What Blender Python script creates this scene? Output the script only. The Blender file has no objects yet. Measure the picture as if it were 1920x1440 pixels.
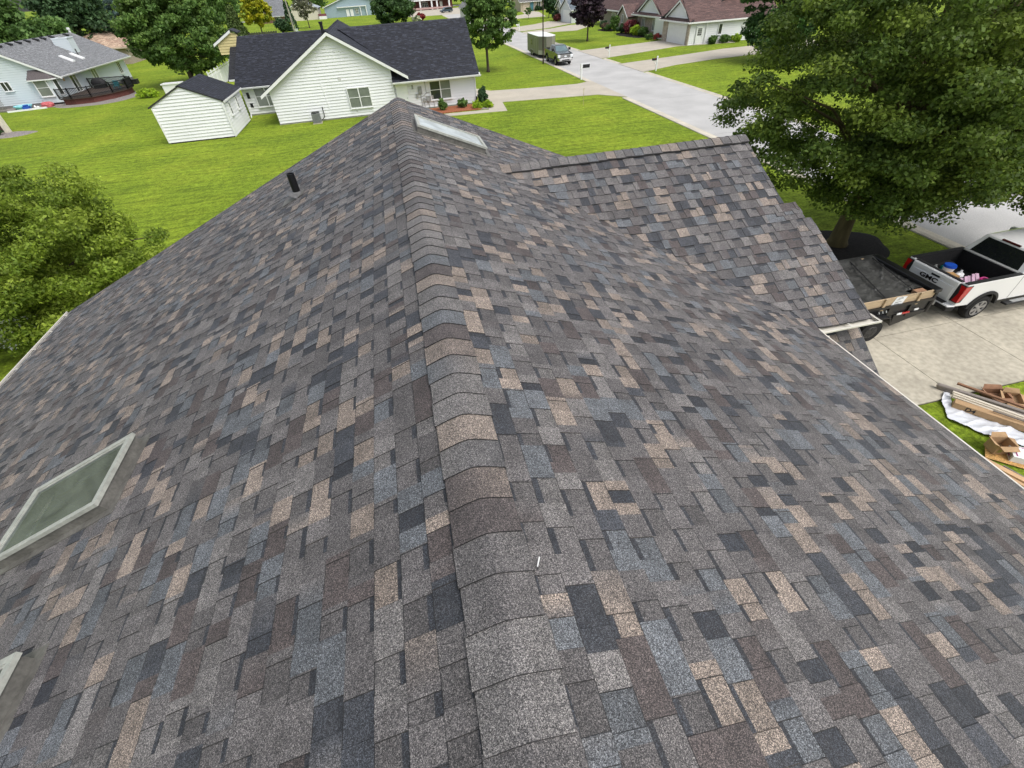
import bpy, math, random
import numpy as np
from mathutils import Matrix, Vector
random.seed(7); RNG = np.random.default_rng(7)
SC = bpy.context.scene; COL = SC.collection
rnd = random.random; uni = random.uniform

# ---------------------------------------------------------------- camera
CAMH = 9.2
FPX = 831.49
def cam_basis():
    a = np.array([700-960, -30-720.]); b = np.array([1023-960, 1620-720.])
    Y = np.array([a[0], -a[1], -FPX]); Y /= np.linalg.norm(Y)
    Z = -np.array([b[0], -b[1], -FPX]); Z -= (Z@Y)*Y; Z /= np.linalg.norm(Z)
    return np.array([np.cross(Y, Z), Y, Z])
CM = cam_basis()
cam_d = bpy.data.cameras.new('camera'); cam = bpy.data.objects.new('camera', cam_d); COL.objects.link(cam)
cam_d.sensor_width = 36; cam_d.lens = FPX/1920*36; cam_d.clip_start = 0.05; cam_d.clip_end = 6000
m4 = Matrix.Identity(4)
for i in range(3):
    for j in range(3): m4[i][j] = CM[i][j]
m4[2][3] = CAMH; m4[0][3] = -.025
cam.matrix_world = m4; SC.camera = cam
def at(x, y, z=0.0):                        # a spot measured in the photo, on the level z
    d = CM @ np.array([x-960., -(y-720.), -FPX]); t = (z-CAMH)/d[2]
    return (t*d[0], t*d[1], z)

# ---------------------------------------------------------------- light
SUN_EL, SUN_AZ = math.radians(58), math.radians(138)   # azimuth from +Y clockwise
w = bpy.data.worlds.new('World'); SC.world = w; w.use_nodes = True
nt = w.node_tree; bg = nt.nodes['Background']
sky = nt.nodes.new('ShaderNodeTexSky'); sky.sky_type = 'NISHITA'; sky.sun_disc = False
sky.sun_elevation = SUN_EL; sky.sun_rotation = SUN_AZ; sky.dust_density = 4; sky.air_density = 1.0
hs = nt.nodes.new('ShaderNodeHueSaturation'); hs.inputs['Saturation'].default_value = 0.42
nt.links.new(sky.outputs[0], hs.inputs['Color']); nt.links.new(hs.outputs[0], bg.inputs[0])
bg.inputs[1].default_value = 0.15
sd = bpy.data.lights.new('sun', 'SUN'); so = bpy.data.objects.new('sun', sd); COL.objects.link(so)
sd.energy = .9; sd.angle = math.radians(34); sd.color = (1, .975, .945)
sdir = Vector((math.sin(SUN_AZ)*math.cos(SUN_EL), math.cos(SUN_AZ)*math.cos(SUN_EL), math.sin(SUN_EL)))
so.rotation_euler = sdir.to_track_quat('Z', 'Y').to_euler(); so.location = (0, 0, 60)
SC.view_settings.view_transform = 'Standard'; SC.view_settings.look = 'None'
SC.view_settings.gamma = 1; SC.view_settings.use_curve_mapping = False
SC.view_settings.exposure = 0.55

# ---------------------------------------------------------------- materials
def srgb(r, g, b):
    f = lambda c: (c/255/12.92) if c/255 <= .04045 else ((c/255+.055)/1.055)**2.4
    return (f(r), f(g), f(b))
MATS = {}
def mat(name, col, rough=.7, n=0.15, scale=3.0, spec=.3, metal=0, bump=0, bscale=None, attr=False, n2=0, scale2=40, coat=0, stretch=None):
    """principled material whose colour wanders by +-n over noise of the given scale"""
    if name in MATS: return MATS[name]
    m = bpy.data.materials.new(name); m.use_nodes = True; t = m.node_tree; p = t.nodes['Principled BSDF']
    p.inputs['Roughness'].default_value = rough; p.inputs['Specular IOR Level'].default_value = spec
    p.inputs['Metallic'].default_value = metal; p.inputs['Coat Weight'].default_value = coat
    L = t.links.new; N = t.nodes.new
    tc = N('ShaderNodeTexCoord'); src = tc.outputs['Object']
    if stretch:
        mp = N('ShaderNodeMapping'); mp.inputs['Scale'].default_value = stretch; L(src, mp.inputs[0]); src = mp.outputs[0]
    def noise(s, d=4):
        z = N('ShaderNodeTexNoise'); z.inputs['Scale'].default_value = s; z.inputs['Detail'].default_value = d; L(src, z.inputs['Vector']); return z
    def ranged(sock, lo, hi):
        r = N('ShaderNodeMapRange'); r.inputs['From Min'].default_value = .3; r.inputs['From Max'].default_value = .7
        r.inputs['To Min'].default_value = lo; r.inputs['To Max'].default_value = hi; L(sock, r.inputs['Value']); return r.outputs[0]
    if attr:
        a = N('ShaderNodeAttribute'); a.attribute_name = 'Col'; c = a.outputs['Color']
    else:
        a = N('ShaderNodeRGB'); a.outputs[0].default_value = (*col, 1); c = a.outputs[0]
    for amp, s in ((n, scale), (n2, scale2)):
        if amp:
            v = N('ShaderNodeVectorMath'); v.operation = 'SCALE'; L(c, v.inputs[0]); L(ranged(noise(s).outputs['Fac'], 1-amp, 1+amp), v.inputs['Scale']); c = v.outputs[0]
    L(c, p.inputs['Base Color'])
    if bump:
        b = N('ShaderNodeBump'); b.inputs['Strength'].default_value = bump; b.inputs['Distance'].default_value = .02
        L(noise(bscale or scale*6).outputs['Fac'], b.inputs['Height']); L(b.outputs[0], p.inputs['Normal'])
    MATS[name] = m; return m

def granule_mat(name, gscale=420., amp=.85, blend=(.112, .104, .102)):
    """asphalt shingle: colour by tab, broken up by light and dark mineral granules"""
    m = bpy.data.materials.new(name); m.use_nodes = True; t = m.node_tree; p = t.nodes['Principled BSDF']
    L = t.links.new; N = t.nodes.new
    p.inputs['Roughness'].default_value = .72; p.inputs['Specular IOR Level'].default_value = .5
    tc = N('ShaderNodeTexCoord'); a = N('ShaderNodeAttribute'); a.attribute_name = 'Col'
    vo = N('ShaderNodeTexVoronoi'); vo.inputs['Scale'].default_value = gscale; L(tc.outputs['Object'], vo.inputs['Vector'])
    sp = N('ShaderNodeSeparateColor'); L(vo.outputs['Color'], sp.inputs[0])
    r = N('ShaderNodeValToRGB'); e = r.color_ramp.elements
    e[0].position = 0; e[0].color = (1-amp, 1-amp, 1-amp, 1); e[1].position = 1; e[1].color = (1+amp*1.9, 1+amp*1.85, 1+amp*1.75, 1)
    q = r.color_ramp.elements.new(.42); q.color = (.72, .72, .74, 1); q = r.color_ramp.elements.new(.72); q.color = (1.12, 1.11, 1.08, 1)
    L(sp.outputs[0], r.inputs[0])
    n1 = N('ShaderNodeTexNoise'); n1.inputs['Scale'].default_value = 9; n1.inputs['Detail'].default_value = 5; L(tc.outputs['Object'], n1.inputs['Vector'])
    r1 = N('ShaderNodeMapRange'); r1.inputs['From Min'].default_value = .3; r1.inputs['From Max'].default_value = .7; r1.inputs['To Min'].default_value = .82; r1.inputs['To Max'].default_value = 1.18
    L(n1.outputs['Fac'], r1.inputs['Value'])
    n2 = N('ShaderNodeTexNoise'); n2.inputs['Scale'].default_value = 110; n2.inputs['Detail'].default_value = 3; L(tc.outputs['Object'], n2.inputs['Vector'])
    r2 = N('ShaderNodeMapRange'); r2.inputs['From Min'].default_value = .3; r2.inputs['From Max'].default_value = .7; r2.inputs['To Min'].default_value = .72; r2.inputs['To Max'].default_value = 1.28
    L(n2.outputs['Fac'], r2.inputs['Value'])
    nb_ = N('ShaderNodeTexNoise'); nb_.inputs['Scale'].default_value = 17; nb_.inputs['Detail'].default_value = 6; nb_.inputs['Roughness'].default_value = .7; L(tc.outputs['Object'], nb_.inputs['Vector'])
    rb_ = N('ShaderNodeMapRange'); rb_.inputs['From Min'].default_value = .45; rb_.inputs['From Max'].default_value = .75; rb_.inputs['To Max'].default_value = .2; L(nb_.outputs['Fac'], rb_.inputs['Value'])
    bl_ = N('ShaderNodeMix'); bl_.data_type = 'RGBA'; L(rb_.outputs[0], bl_.inputs[0]); L(a.outputs['Color'], bl_.inputs[6]); bl_.inputs[7].default_value = (*blend, 1)
    v = N('ShaderNodeVectorMath'); v.operation = 'MULTIPLY'; L(bl_.outputs[2], v.inputs[0]); L(r.outputs[0], v.inputs[1])
    for rr in (r1, r2):
        s = N('ShaderNodeVectorMath'); s.operation = 'SCALE'; L(v.outputs[0], s.inputs[0]); L(rr.outputs[0], s.inputs['Scale']); v = s
    L(v.outputs[0], p.inputs['Base Color'])
    b = N('ShaderNodeBump'); b.inputs['Strength'].default_value = .5; b.inputs['Distance'].default_value = .003
    L(sp.outputs[1], b.inputs['Height']); L(b.outputs[0], p.inputs['Normal'])
    return m

def leaf_mat(name, transl=.35, rough=.55):
    m = bpy.data.materials.new(name); m.use_nodes = True; t = m.node_tree; p = t.nodes['Principled BSDF']; L = t.links.new
    a = t.nodes.new('ShaderNodeAttribute'); a.attribute_name = 'Col'; L(a.outputs['Color'], p.inputs['Base Color'])
    p.inputs['Roughness'].default_value = rough; p.inputs['Specular IOR Level'].default_value = .22
    tr = t.nodes.new('ShaderNodeBsdfTranslucent'); L(a.outputs['Color'], tr.inputs['Color'])
    mx = t.nodes.new('ShaderNodeMixShader'); mx.inputs[0].default_value = transl
    L(p.outputs[0], mx.inputs[1]); L(tr.outputs[0], mx.inputs[2]); L(mx.outputs[0], t.nodes['Material Output'].inputs['Surface'])
    return m

def lawn_mat():
    m = bpy.data.materials.new('lawn'); m.use_nodes = True; t = m.node_tree; p = t.nodes['Principled BSDF']; L = t.links.new; N = t.nodes.new
    p.inputs['Roughness'].default_value = .95; p.inputs['Specular IOR Level'].default_value = .15
    tc = N('ShaderNodeTexCoord')
    def noise(s, d=5, st=None):
        src = tc.outputs['Object']
        if st:
            mp = N('ShaderNodeMapping'); mp.inputs['Scale'].default_value = st; mp.inputs['Rotation'].default_value = (0, 0, .06); L(src, mp.inputs[0]); src = mp.outputs[0]
        z = N('ShaderNodeTexNoise'); z.inputs['Scale'].default_value = s; z.inputs['Detail'].default_value = d; z.inputs['Roughness'].default_value = .62; L(src, z.inputs['Vector']); return z.outputs['Fac']
    def ramp(sock, stops):
        r = N('ShaderNodeValToRGB'); e = r.color_ramp.elements
        e[0].position, e[0].color = stops[0][0], (*stops[0][1], 1); e[1].position, e[1].color = stops[-1][0], (*stops[-1][1], 1)
        for ps, c in stops[1:-1]:
            q = e.new(ps); q.color = (*c, 1)
        L(sock, r.inputs[0]); return r.outputs[0]
    base = ramp(noise(.16, 6), [(.3, (.136, .204, .017)), (.5, (.186, .262, .020)), (.7, (.246, .307, .027))])
    def mul(c, sock, lo, hi, a=.3, b=.7):
        r = N('ShaderNodeMapRange'); r.inputs['From Min'].default_value = a; r.inputs['From Max'].default_value = b; r.inputs['To Min'].default_value = lo; r.inputs['To Max'].default_value = hi
        L(sock, r.inputs['Value']); v = N('ShaderNodeVectorMath'); v.operation = 'SCALE'; L(c, v.inputs[0]); L(r.outputs[0], v.inputs['Scale']); return v.outputs[0]
    c = mul(base, noise(1.0, 6, (.22, 2.6, 1)), .66, 1.30)         # mower passes, run along X
    c = mul(c, noise(2.4, 7), .62, 1.34)
    c = mul(c, noise(9, 6), .5, 1.5)
    c = mul(c, noise(55, 3), .6, 1.4)
    # thin straw coloured spots
    mx = N('ShaderNodeMix'); mx.data_type = 'RGBA'
    rs = N('ShaderNodeMapRange'); rs.inputs['From Min'].default_value = .66; rs.inputs['From Max'].default_value = .8; rs.inputs['To Max'].default_value = .5; L(noise(2.7, 6), rs.inputs['Value'])
    L(rs.outputs[0], mx.inputs[0]); L(c, mx.inputs[6]); mx.inputs[7].default_value = (.27, .27, .075, 1)
    L(mx.outputs[2], p.inputs['Base Color'])
    b = N('ShaderNodeBump'); b.inputs['Strength'].default_value = .9; b.inputs['Distance'].default_value = .06; L(noise(22, 6), b.inputs['Height']); L(b.outputs[0], p.inputs['Normal'])
    return m

# ---------------------------------------------------------------- mesh builder
class MB:
    def __init__(s): s.v = []; s.f = []; s.c = []; s.col = (1, 1, 1)
    def poly(s, pts):
        i = len(s.v); s.v += [tuple(p) for p in pts]; s.f.append(tuple(range(i, i+len(pts)))); s.c.append(s.col)
    def box(s, x0, x1, y0, y1, z0, z1):
        i = len(s.v)
        s.v += [(x0,y0,z0),(x1,y0,z0),(x1,y1,z0),(x0,y1,z0),(x0,y0,z1),(x1,y0,z1),(x1,y1,z1),(x0,y1,z1)]
        for q in ((0,3,2,1),(4,5,6,7),(0,1,5,4),(1,2,6,5),(2,3,7,6),(3,0,4,7)):
            s.f.append(tuple(i+k for k in q)); s.c.append(s.col)
    def bar(s, p, q, wd, ht=None, up=(0,0,1)):
        """square bar from p to q"""
        ht = ht or wd; p = Vector(p); q = Vector(q); d = (q-p).normalized(); up = Vector(up)
        if abs(d.dot(up)) > .97: up = Vector((1,0,0))
        a = d.cross(up).normalized(); b = a.cross(d).normalized(); a *= wd/2; b *= ht/2; i = len(s.v)
        for r in (p, q): s.v += [tuple(r-a-b), tuple(r+a-b), tuple(r+a+b), tuple(r-a+b)]
        for k in ((0,1,2,3),(7,6,5,4),(0,4,5,1),(1,5,6,2),(2,6,7,3),(3,7,4,0)):
            s.f.append(tuple(i+x for x in k)); s.c.append(s.col)
    def tube(s, pts, rs, n=8, cap=True):
        pts = [Vector(p) for p in pts]
        if not isinstance(rs, (list, tuple)): rs = [rs]*len(pts)
        i0 = len(s.v); prev = None
        for k, p in enumerate(pts):
            d = (pts[min(k+1, len(pts)-1)]-pts[max(k-1, 0)]).normalized()
            u = Vector((0,0,1)) if abs(d.z) < .95 else Vector((1,0,0))
            if prev is not None: u = prev
            a = (u - d*u.dot(d)).normalized(); prev = a; b = d.cross(a)
            for j in range(n):
                th = 2*math.pi*j/n; s.v.append(tuple(p + a*math.cos(th)*rs[k] + b*math.sin(th)*rs[k]))
        for k in range(len(pts)-1):
            for j in range(n):
                s.f.append((i0+k*n+j, i0+k*n+(j+1)%n, i0+(k+1)*n+(j+1)%n, i0+(k+1)*n+j)); s.c.append(s.col)
        if cap:
            s.f.append(tuple(i0+j for j in reversed(range(n)))); s.c.append(s.col)
            s.f.append(tuple(i0+(len(pts)-1)*n+j for j in range(n))); s.c.append(s.col)
    def ext(s, pts, d):
        """polygon extruded along vector d"""
        n = len(pts); i = len(s.v); s.v += [tuple(p) for p in pts]; s.v += [(p[0]+d[0], p[1]+d[1], p[2]+d[2]) for p in pts]
        s.f.append(tuple(range(i, i+n))); s.c.append(s.col); s.f.append(tuple(reversed(range(i+n, i+2*n)))); s.c.append(s.col)
        for k in range(n):
            s.f.append((i+k, i+n+k, i+n+(k+1)%n, i+(k+1)%n)); s.c.append(s.col)
    def loft(s, rings, closed=True, cap=True):
        n = len(rings[0]); i = len(s.v)
        for r in rings: s.v += [tuple(p) for p in r]
        for k in range(len(rings)-1):
            for j in range(n if closed else n-1):
                s.f.append((i+k*n+j, i+k*n+(j+1)%n, i+(k+1)*n+(j+1)%n, i+(k+1)*n+j)); s.c.append(s.col)
        if cap:
            s.f.append(tuple(i+j for j in reversed(range(n)))); s.c.append(s.col)
            s.f.append(tuple(i+(len(rings)-1)*n+j for j in range(n))); s.c.append(s.col)
    def blob(s, c, r, n=10, m=6, jit=.0):
        c = Vector(c); r = r if isinstance(r, (tuple, list)) else (r, r, r)
        rings = []
        for k in range(1, m):
            ph = math.pi*k/m; rings.append([(c.x+r[0]*math.sin(ph)*math.cos(2*math.pi*j/n)*(1+uni(-jit, jit)), c.y+r[1]*math.sin(ph)*math.sin(2*math.pi*j/n)*(1+uni(-jit, jit)), c.z-r[2]*math.cos(ph)*(1+uni(-jit, jit))) for j in range(n)])
        s.loft(rings)
    def build(s, name, material, parent=None, local=False, smooth=False, bevel=0, attr=False):
        me = bpy.data.meshes.new(name)
        v = s.v
        if parent is not None and not local:
            L = root_loc(parent); v = [(p[0]-L[0], p[1]-L[1], p[2]-L[2]) for p in v]
        me.from_pydata(v, [], s.f); me.materials.append(material)
        if attr:
            a = me.color_attributes.new('Col', 'FLOAT_COLOR', 'CORNER'); arr = np.ones((len(me.loops), 4), np.float32); k = 0
            ln = np.array([len(f) for f in s.f]); 
            flat = []
            for c_, n_ in zip(s.c, ln): flat += list(c_) if isinstance(c_[0], tuple) else [c_]*int(n_)
            arr[:, :3] = np.array(flat, np.float32); a.data.foreach_set('color', arr.ravel())
        if smooth: me.polygons.foreach_set('use_smooth', [True]*len(me.polygons))
        o = bpy.data.objects.new(name, me); COL.objects.link(o)
        if parent is not None: o.parent = parent
        if bevel:
            b = o.modifiers.new('bevel', 'BEVEL'); b.width = bevel; b.segments = 2; b.limit_method = 'ANGLE'; b.angle_limit = math.radians(40)
            if smooth is None: pass
        return o
def root_loc(o):
    while o.parent is not None: o = o.parent
    return o.location
def thing(name, label, cat, loc=(0,0,0), rz=0, group=None):
    o = bpy.data.objects.new(name, None); COL.objects.link(o); o.location = loc; o.rotation_euler = (0, 0, rz)
    o.empty_display_size = .2; return tag(o, label, cat, group)
def tag(o, label, cat, group=None):
    o['label'] = label; o['category'] = cat
    if group: o['group'] = group
    return o
def struct(o): o['kind'] = 'structure'; return o
def dup(root, loc, rz=None, label=None):
    def cp(o, par):
        c = o.copy(); COL.objects.link(c)
        if par is not None: c.parent = par
        for ch in list(o.children): cp(ch, c)
        return c
    r = cp(root, None); r.location = loc
    if rz is not None: r.rotation_euler = (0, 0, rz)
    if label: r['label'] = label
    return r
def one(mb, name, material, label, cat, group=None, **k):
    """a thing that is a single mesh; its origin is moved to its own foot"""
    vs = np.array(mb.v); c = ((vs[:,0].min()+vs[:,0].max())/2, (vs[:,1].min()+vs[:,1].max())/2, vs[:,2].min())
    mb.v = [(p[0]-c[0], p[1]-c[1], p[2]-c[2]) for p in mb.v]
    o = mb.build(name, material, **k); o.location = c
    return tag(o, label, cat, group)

# ---- lap siding: strips of a convex wall outline, each with its foot standing proud
def clip_z(poly, z0, keep_above):
    out = []
    for k in range(len(poly)):
        a, b = poly[k], poly[(k+1) % len(poly)]
        ia = (a[1] >= z0) if keep_above else (a[1] <= z0); ib = (b[1] >= z0) if keep_above else (b[1] <= z0)
        if ia: out.append(a)
        if ia != ib:
            t = (z0-a[1])/(b[1]-a[1]); out.append((a[0]+t*(b[0]-a[0]), z0))
    return out
def siding(mb, org, ud, nd, poly, h=.2, lip=.03):
    lip = .062; h = .235
    """poly: (u, z) outline; org: world origin; ud: unit direction of u; nd: outward normal"""
    zs = [p[1] for p in poly]; z = min(zs); zm = max(zs)
    P = lambda u, z, o: (org[0]+ud[0]*u+nd[0]*o, org[1]+ud[1]*u+nd[1]*o, org[2]+z)
    while z < zm-.01:
        z1 = min(z+h, zm); q = clip_z(clip_z(poly, z, True), z1, False)
        if len(q) >= 3:
            mb.poly([P(u, zz, .004+lip*(1-(zz-z)/h)) for u, zz in q])
            bot = [p for p in q if abs(p[1]-z) < 1e-4]
            if len(bot) >= 2:
                u0 = min(b[0] for b in bot); u1 = max(b[0] for b in bot)
                mb.poly([P(u0, z, 0), P(u1, z, 0), P(u1, z, lip+.004), P(u0, z, lip+.004)])
        z = z1
    mb.poly([P(u, zz, -.004) for u, zz in poly])

# ---- simple tab shingles on a flat roof outline
def clip_half(poly, f):
    out = []
    for k in range(len(poly)):
        a, b = poly[k], poly[(k+1) % len(poly)]; fa, fb = f(a), f(b)
        if fa >= 0: out.append(a)
        if (fa >= 0) != (fb >= 0):
            t = fa/(fa-fb); out.append((a[0]+t*(b[0]-a[0]), a[1]+t*(b[1]-a[1])))
    return out
def tab_roof(mb, org, ud, vd, poly, cols, row=.16, tab=(.15, .4), thick=.16):
    """poly: convex (u, v) outline, v runs down the slope; ud/vd unit vectors"""
    ud = Vector(ud).normalized(); vd = Vector(vd).normalized(); nd = ud.cross(vd)
    if nd.z < 0: nd = -nd
    org = Vector(org); P = lambda u, v, h: tuple(org + ud*u + vd*v + nd*h)
    vmin = min(p[1] for p in poly); vmax = max(p[1] for p in poly); v = vmin
    while v < vmax-1e-3:
        v1 = min(v+row, vmax); st = clip_half(clip_half(poly, lambda p: p[1]-v), lambda p: v1-p[1])
        if len(st) >= 3:
            u = min(p[0] for p in st) - uni(0, .2); um = max(p[0] for p in st)
            while u < um:
                u1 = u+uni(*tab); q = clip_half(clip_half(st, lambda p: p[0]-u), lambda p: u1-p[0])
                if len(q) >= 3:
                    c = random.choice(cols); k = uni(.85, 1.15); mb.col = (c[0]*k, c[1]*k, c[2]*k); lift = random.choice((0, .006, .012))
                    mb.poly([P(a, b, .004+lift+.02*(b-v)/row) for a, b in q])
                u = u1
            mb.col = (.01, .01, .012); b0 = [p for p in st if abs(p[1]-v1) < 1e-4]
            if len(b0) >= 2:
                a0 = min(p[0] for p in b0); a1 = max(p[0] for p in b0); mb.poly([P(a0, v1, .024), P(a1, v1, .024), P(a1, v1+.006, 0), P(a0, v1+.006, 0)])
        v = v1
    mb.col = (.03, .03, .035); mb.ext([P(a, b, -thick) for a, b in poly], nd*(thick-.002))

# ---------------------------------------------------------------- foliage
def quads_mesh(name, V, C, material, parent):
    """V: (n,4,3) leaf corners, C: (n,3) colours"""
    n = len(V); me = bpy.data.meshes.new(name); L = np.array(root_loc(parent)) if parent is not None else np.zeros(3)
    me.vertices.add(n*4); me.vertices.foreach_set('co', (V-L).astype(np.float32).ravel())
    me.loops.add(n*4); me.loops.foreach_set('vertex_index', np.arange(n*4, dtype=np.int32))
    me.polygons.add(n); me.polygons.foreach_set('loop_start', np.arange(0, n*4, 4, dtype=np.int32)); me.polygons.foreach_set('loop_total', np.full(n, 4, np.int32))
    me.update(calc_edges=True); me.materials.append(material)
    a = me.color_attributes.new('Col', 'FLOAT_COLOR', 'POINT'); arr = np.ones((n*4, 4), np.float32); arr[:, :3] = np.repeat(C, 4, axis=0); a.data.foreach_set('color', arr.ravel())
    o = bpy.data.objects.new(name, me); COL.objects.link(o)
    if parent is not None: o.parent = parent
    return o
def unit(a): return a/np.maximum(np.linalg.norm(a, axis=-1, keepdims=True), 1e-9)
LEAFGAIN = 2.3
def leaves(centers, crad, nper, size, cols, flat=.5, up=.7, long=1.5, ctr=None, droop=0.):
    """clumps of leaves: diamonds spread through flattened balls round the given centres"""
    centers = np.asarray(centers, float); k = len(centers); n = k*nper
    d = unit(RNG.normal(size=(n, 3))); r = RNG.random((n, 1))**.5
    R = np.repeat(np.asarray(crad, float).reshape(-1, 1)*np.ones((k, 1)), nper, 0)
    p = d*r*R; p[:, 2] *= flat; p[:, 2] -= droop*(p[:, 0]**2+p[:, 1]**2)
    P = np.repeat(centers, nper, 0)+p
    nn = unit(RNG.normal(size=(n, 3))*.75 + np.array([0, 0, up]) + d*.55)
    t = unit(np.cross(nn, RNG.normal(size=(n, 3)))); b = np.cross(nn, t)
    s = size*RNG.uniform(.6, 1.3, (n, 1)); a = t*s*.5*long; c = b*s*.5
    fold = nn*s*.12
    V = np.stack([P-a, P-c+fold-a*.15, P+a, P+c+fold-a*.15], 1)
    cols = np.array(cols); ci = RNG.integers(0, len(cols), k); cc = cols[ci]*RNG.uniform(.8, 1.2, (k, 1))
    C = np.repeat(cc, nper, 0)*.6 + cols[RNG.integers(0, len(cols), n)]*.4
    C = C*RNG.uniform(.65, 1.35, (n, 1))*LEAFGAIN; return V, C
def shell_points(ell, n, inner=.5, seed_up=0.):
    """clump centres: near the outside of a few ellipsoids (cx,cy,cz,rx,ry,rz), none deep inside another"""
    ell = np.array(ell, float); vol = ell[:, 3]*ell[:, 4]+ell[:, 3]*ell[:, 5]; pick = RNG.choice(len(ell), n, p=vol/vol.sum())
    d = unit(RNG.normal(size=(n, 3))+np.array([0, 0, seed_up])); r = inner+(1-inner)*RNG.random((n, 1))**.6
    E = ell[pick]; return E[:, :3]+d*r*E[:, 3:]
def tree(name, label, loc, th, r0, ell, nc, crad, nper, size, cols, bark, leafm, cat='tree', group=None, flat=.55, up=.7, lean=(0, 0), nb=26, inner=.5, long=1.5, cloc=None, droop=0.):
    t = thing(name, label, cat, loc, 0, group); x, y, z = loc
    ell = [(x+e[0], y+e[1], z+e[2], *e[3:]) for e in ell]
    C = shell_points(ell, nc, inner)
    C = C[C[:, 2] > z+.15]
    V, K = leaves(C, crad*RNG.uniform(.65, 1.25, len(C)), nper, size, cols, flat, up, long, droop=droop)
    quads_mesh('crown', V, K, leafm, t)
    top = (x+lean[0], y+lean[1], z+th); mb = MB()
    ms = np.array([e[:3] for e in ell]).mean(0); zt = max(e[2]+e[5]*.45 for e in ell)
    mb.tube([(x, y, z-.1), (x+lean[0]*.12, y+lean[1]*.12, z+th*.12), (x+lean[0]*.5, y+lean[1]*.5, z+th*.5), top, ((top[0]+ms[0])/2, (top[1]+ms[1])/2, (top[2]+zt)/2), (ms[0], ms[1], zt)],
            [r0*1.7, r0*1.15, r0*.95, r0*.9, r0*.5, r0*.12], 10)
    if nb:
        for i in RNG.choice(len(C), min(nb, len(C)), replace=False):
            c = C[i]; f = uni(.75, 1.0) if c[2] < top[2]+1 else uni(.9, 1.5); s = Vector((x+lean[0]*f, y+lean[1]*f, z+th*f)) if f <= 1 else Vector(top).lerp(Vector((ms[0], ms[1], zt)), min(f-1, .8))
            c = Vector(c); mid = s.lerp(c, .5)+Vector((uni(-.2, .2), uni(-.2, .2), .12*(c-s).length)); rr = r0*uni(.22, .42)
            mb.tube([s, s.lerp(mid, .5)+Vector((0, 0, .05)), mid, c], [rr, rr*.8, rr*.55, rr*.18], 6, False)
    mb.build('trunk', bark, t, smooth=True)
    return t
def bush(name, label, loc, r, n, size, cols, leafm, cat='shrub', group=None, stem=None, flat=.9, parts=3, nper=40, up=.5, long=1.5):
    """rounded shrub: leaf clumps over a dome, on a few stems"""
    t = thing(name, label, cat, loc, 0, group); rx, ry, h = r
    ell = [(loc[0], loc[1], loc[2]+h*.5, rx*.85, ry*.85, h*.45)]
    C = shell_points(ell, n, .35); C[:, 2] = np.maximum(C[:, 2], loc[2]+.05)
    V, K = leaves(C, min(rx, ry, h*.5)*.38, nper, size, cols, flat, up, long); quads_mesh('foliage', V, K, leafm, t)
    mb = MB()
    for i in range(5):
        a = uni(0, 6.3); mb.tube([(loc[0]+.06*math.cos(a), loc[1]+.06*math.sin(a), loc[2]-.03), (loc[0]+rx*.5*math.cos(a), loc[1]+ry*.5*math.sin(a), loc[2]+h*.6)], [.03*h+.008, .008], 5)
    mb.build('stem', M_BARK, t); return t
M_BARK = mat('bark', (.085, .068, .05), .95, .35, 5, bump=.8, bscale=18, stretch=(1, 1, .25))
M_BARK2 = mat('olive bark', (.10, .082, .038), .95, .3, 4, bump=.8, bscale=16, stretch=(1, 1, .3))
M_LEAF = leaf_mat('leaf', .4, .5); M_LEAF2 = leaf_mat('needle', .15, .7)
# ================================================================ SETTING
def sheet(name, pts, z, m, kind=True):
    mb = MB(); mb.poly([(p[0], p[1], z) for p in pts]); o = mb.build(name, m)
    return struct(o) if kind else o
M_LAWN = lawn_mat()
mb = MB()
mb.poly([(-2500, -2500, 0), (2500, -2500, 0), (2500, 2500, 0), (-2500, 2500, 0)])
struct(mb.build('lawn', M_LAWN))
M_ROAD = mat('worn asphalt', (.43, .425, .41), .9, .12, .35, n2=.16, scale2=24, bump=.25, bscale=90)
M_CONC = mat('concrete', (.43, .395, .315), .9, .12, .7, n2=.17, scale2=7, bump=.2, bscale=60)
M_CONC2 = mat('pale concrete', (.44, .40, .33), .9, .08, .6, n2=.1, scale2=12)
M_KERB = mat('kerb concrete', (.52, .48, .39), .9, .12, 1.2, n2=.15, scale2=20)
M_JOINT = mat('joint', (.07, .06, .045), .95)
sheet('road', [(21.5, -120), (28.75, -120), (28.75, 205), (21.5, 205)], .004, M_ROAD)
mb = MB()                                                        # tar-filled cracks and a saw-cut seam
for yy in (31.5, 44, 60.5, 75):
    xs = [21.5+k*.45 for k in range(17)]
    for k in range(16):
        a = yy+uni(-.05, .05); mb.poly([(xs[k], a, .008), (xs[k+1], a+.03, .008), (xs[k+1], a+.06, .008), (xs[k], a+.035, .008)])
struct(mb.build('road seams', mat('seam', (.2, .2, .2), .9)))
def kerb(name, x0, x1, y0, y1, flip):
    mb = MB(); n = max(1, int((y1-y0)/3)); s = (y1-y0)/n
    for k in range(n):
        a, b = y0+k*s+.008, y0+(k+1)*s-.008
        w_ = x1-x0; pr = [(0, 0), (.01, .05), (.3*w_, .065), (.45*w_, .05), (.62*w_, .02), (w_, .012)]
        P = [(x0+x, h) for x, h in pr] if not flip else [(x1-x, h) for x, h in reversed(pr)]
        mb.ext([(p[0], a, p[1]) for p in P]+[(P[-1][0], a, -.05), (P[0][0], a, -.05)], (0, b-a, 0))
    return struct(mb.build(name, M_KERB))
kerb('kerb', 20.95, 21.65, 11.8, 46.0, False); kerb('kerb', 20.95, 21.65, 55.6, 200, False); kerb('kerb', 20.95, 21.65, -60, 5.4, False)
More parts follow.
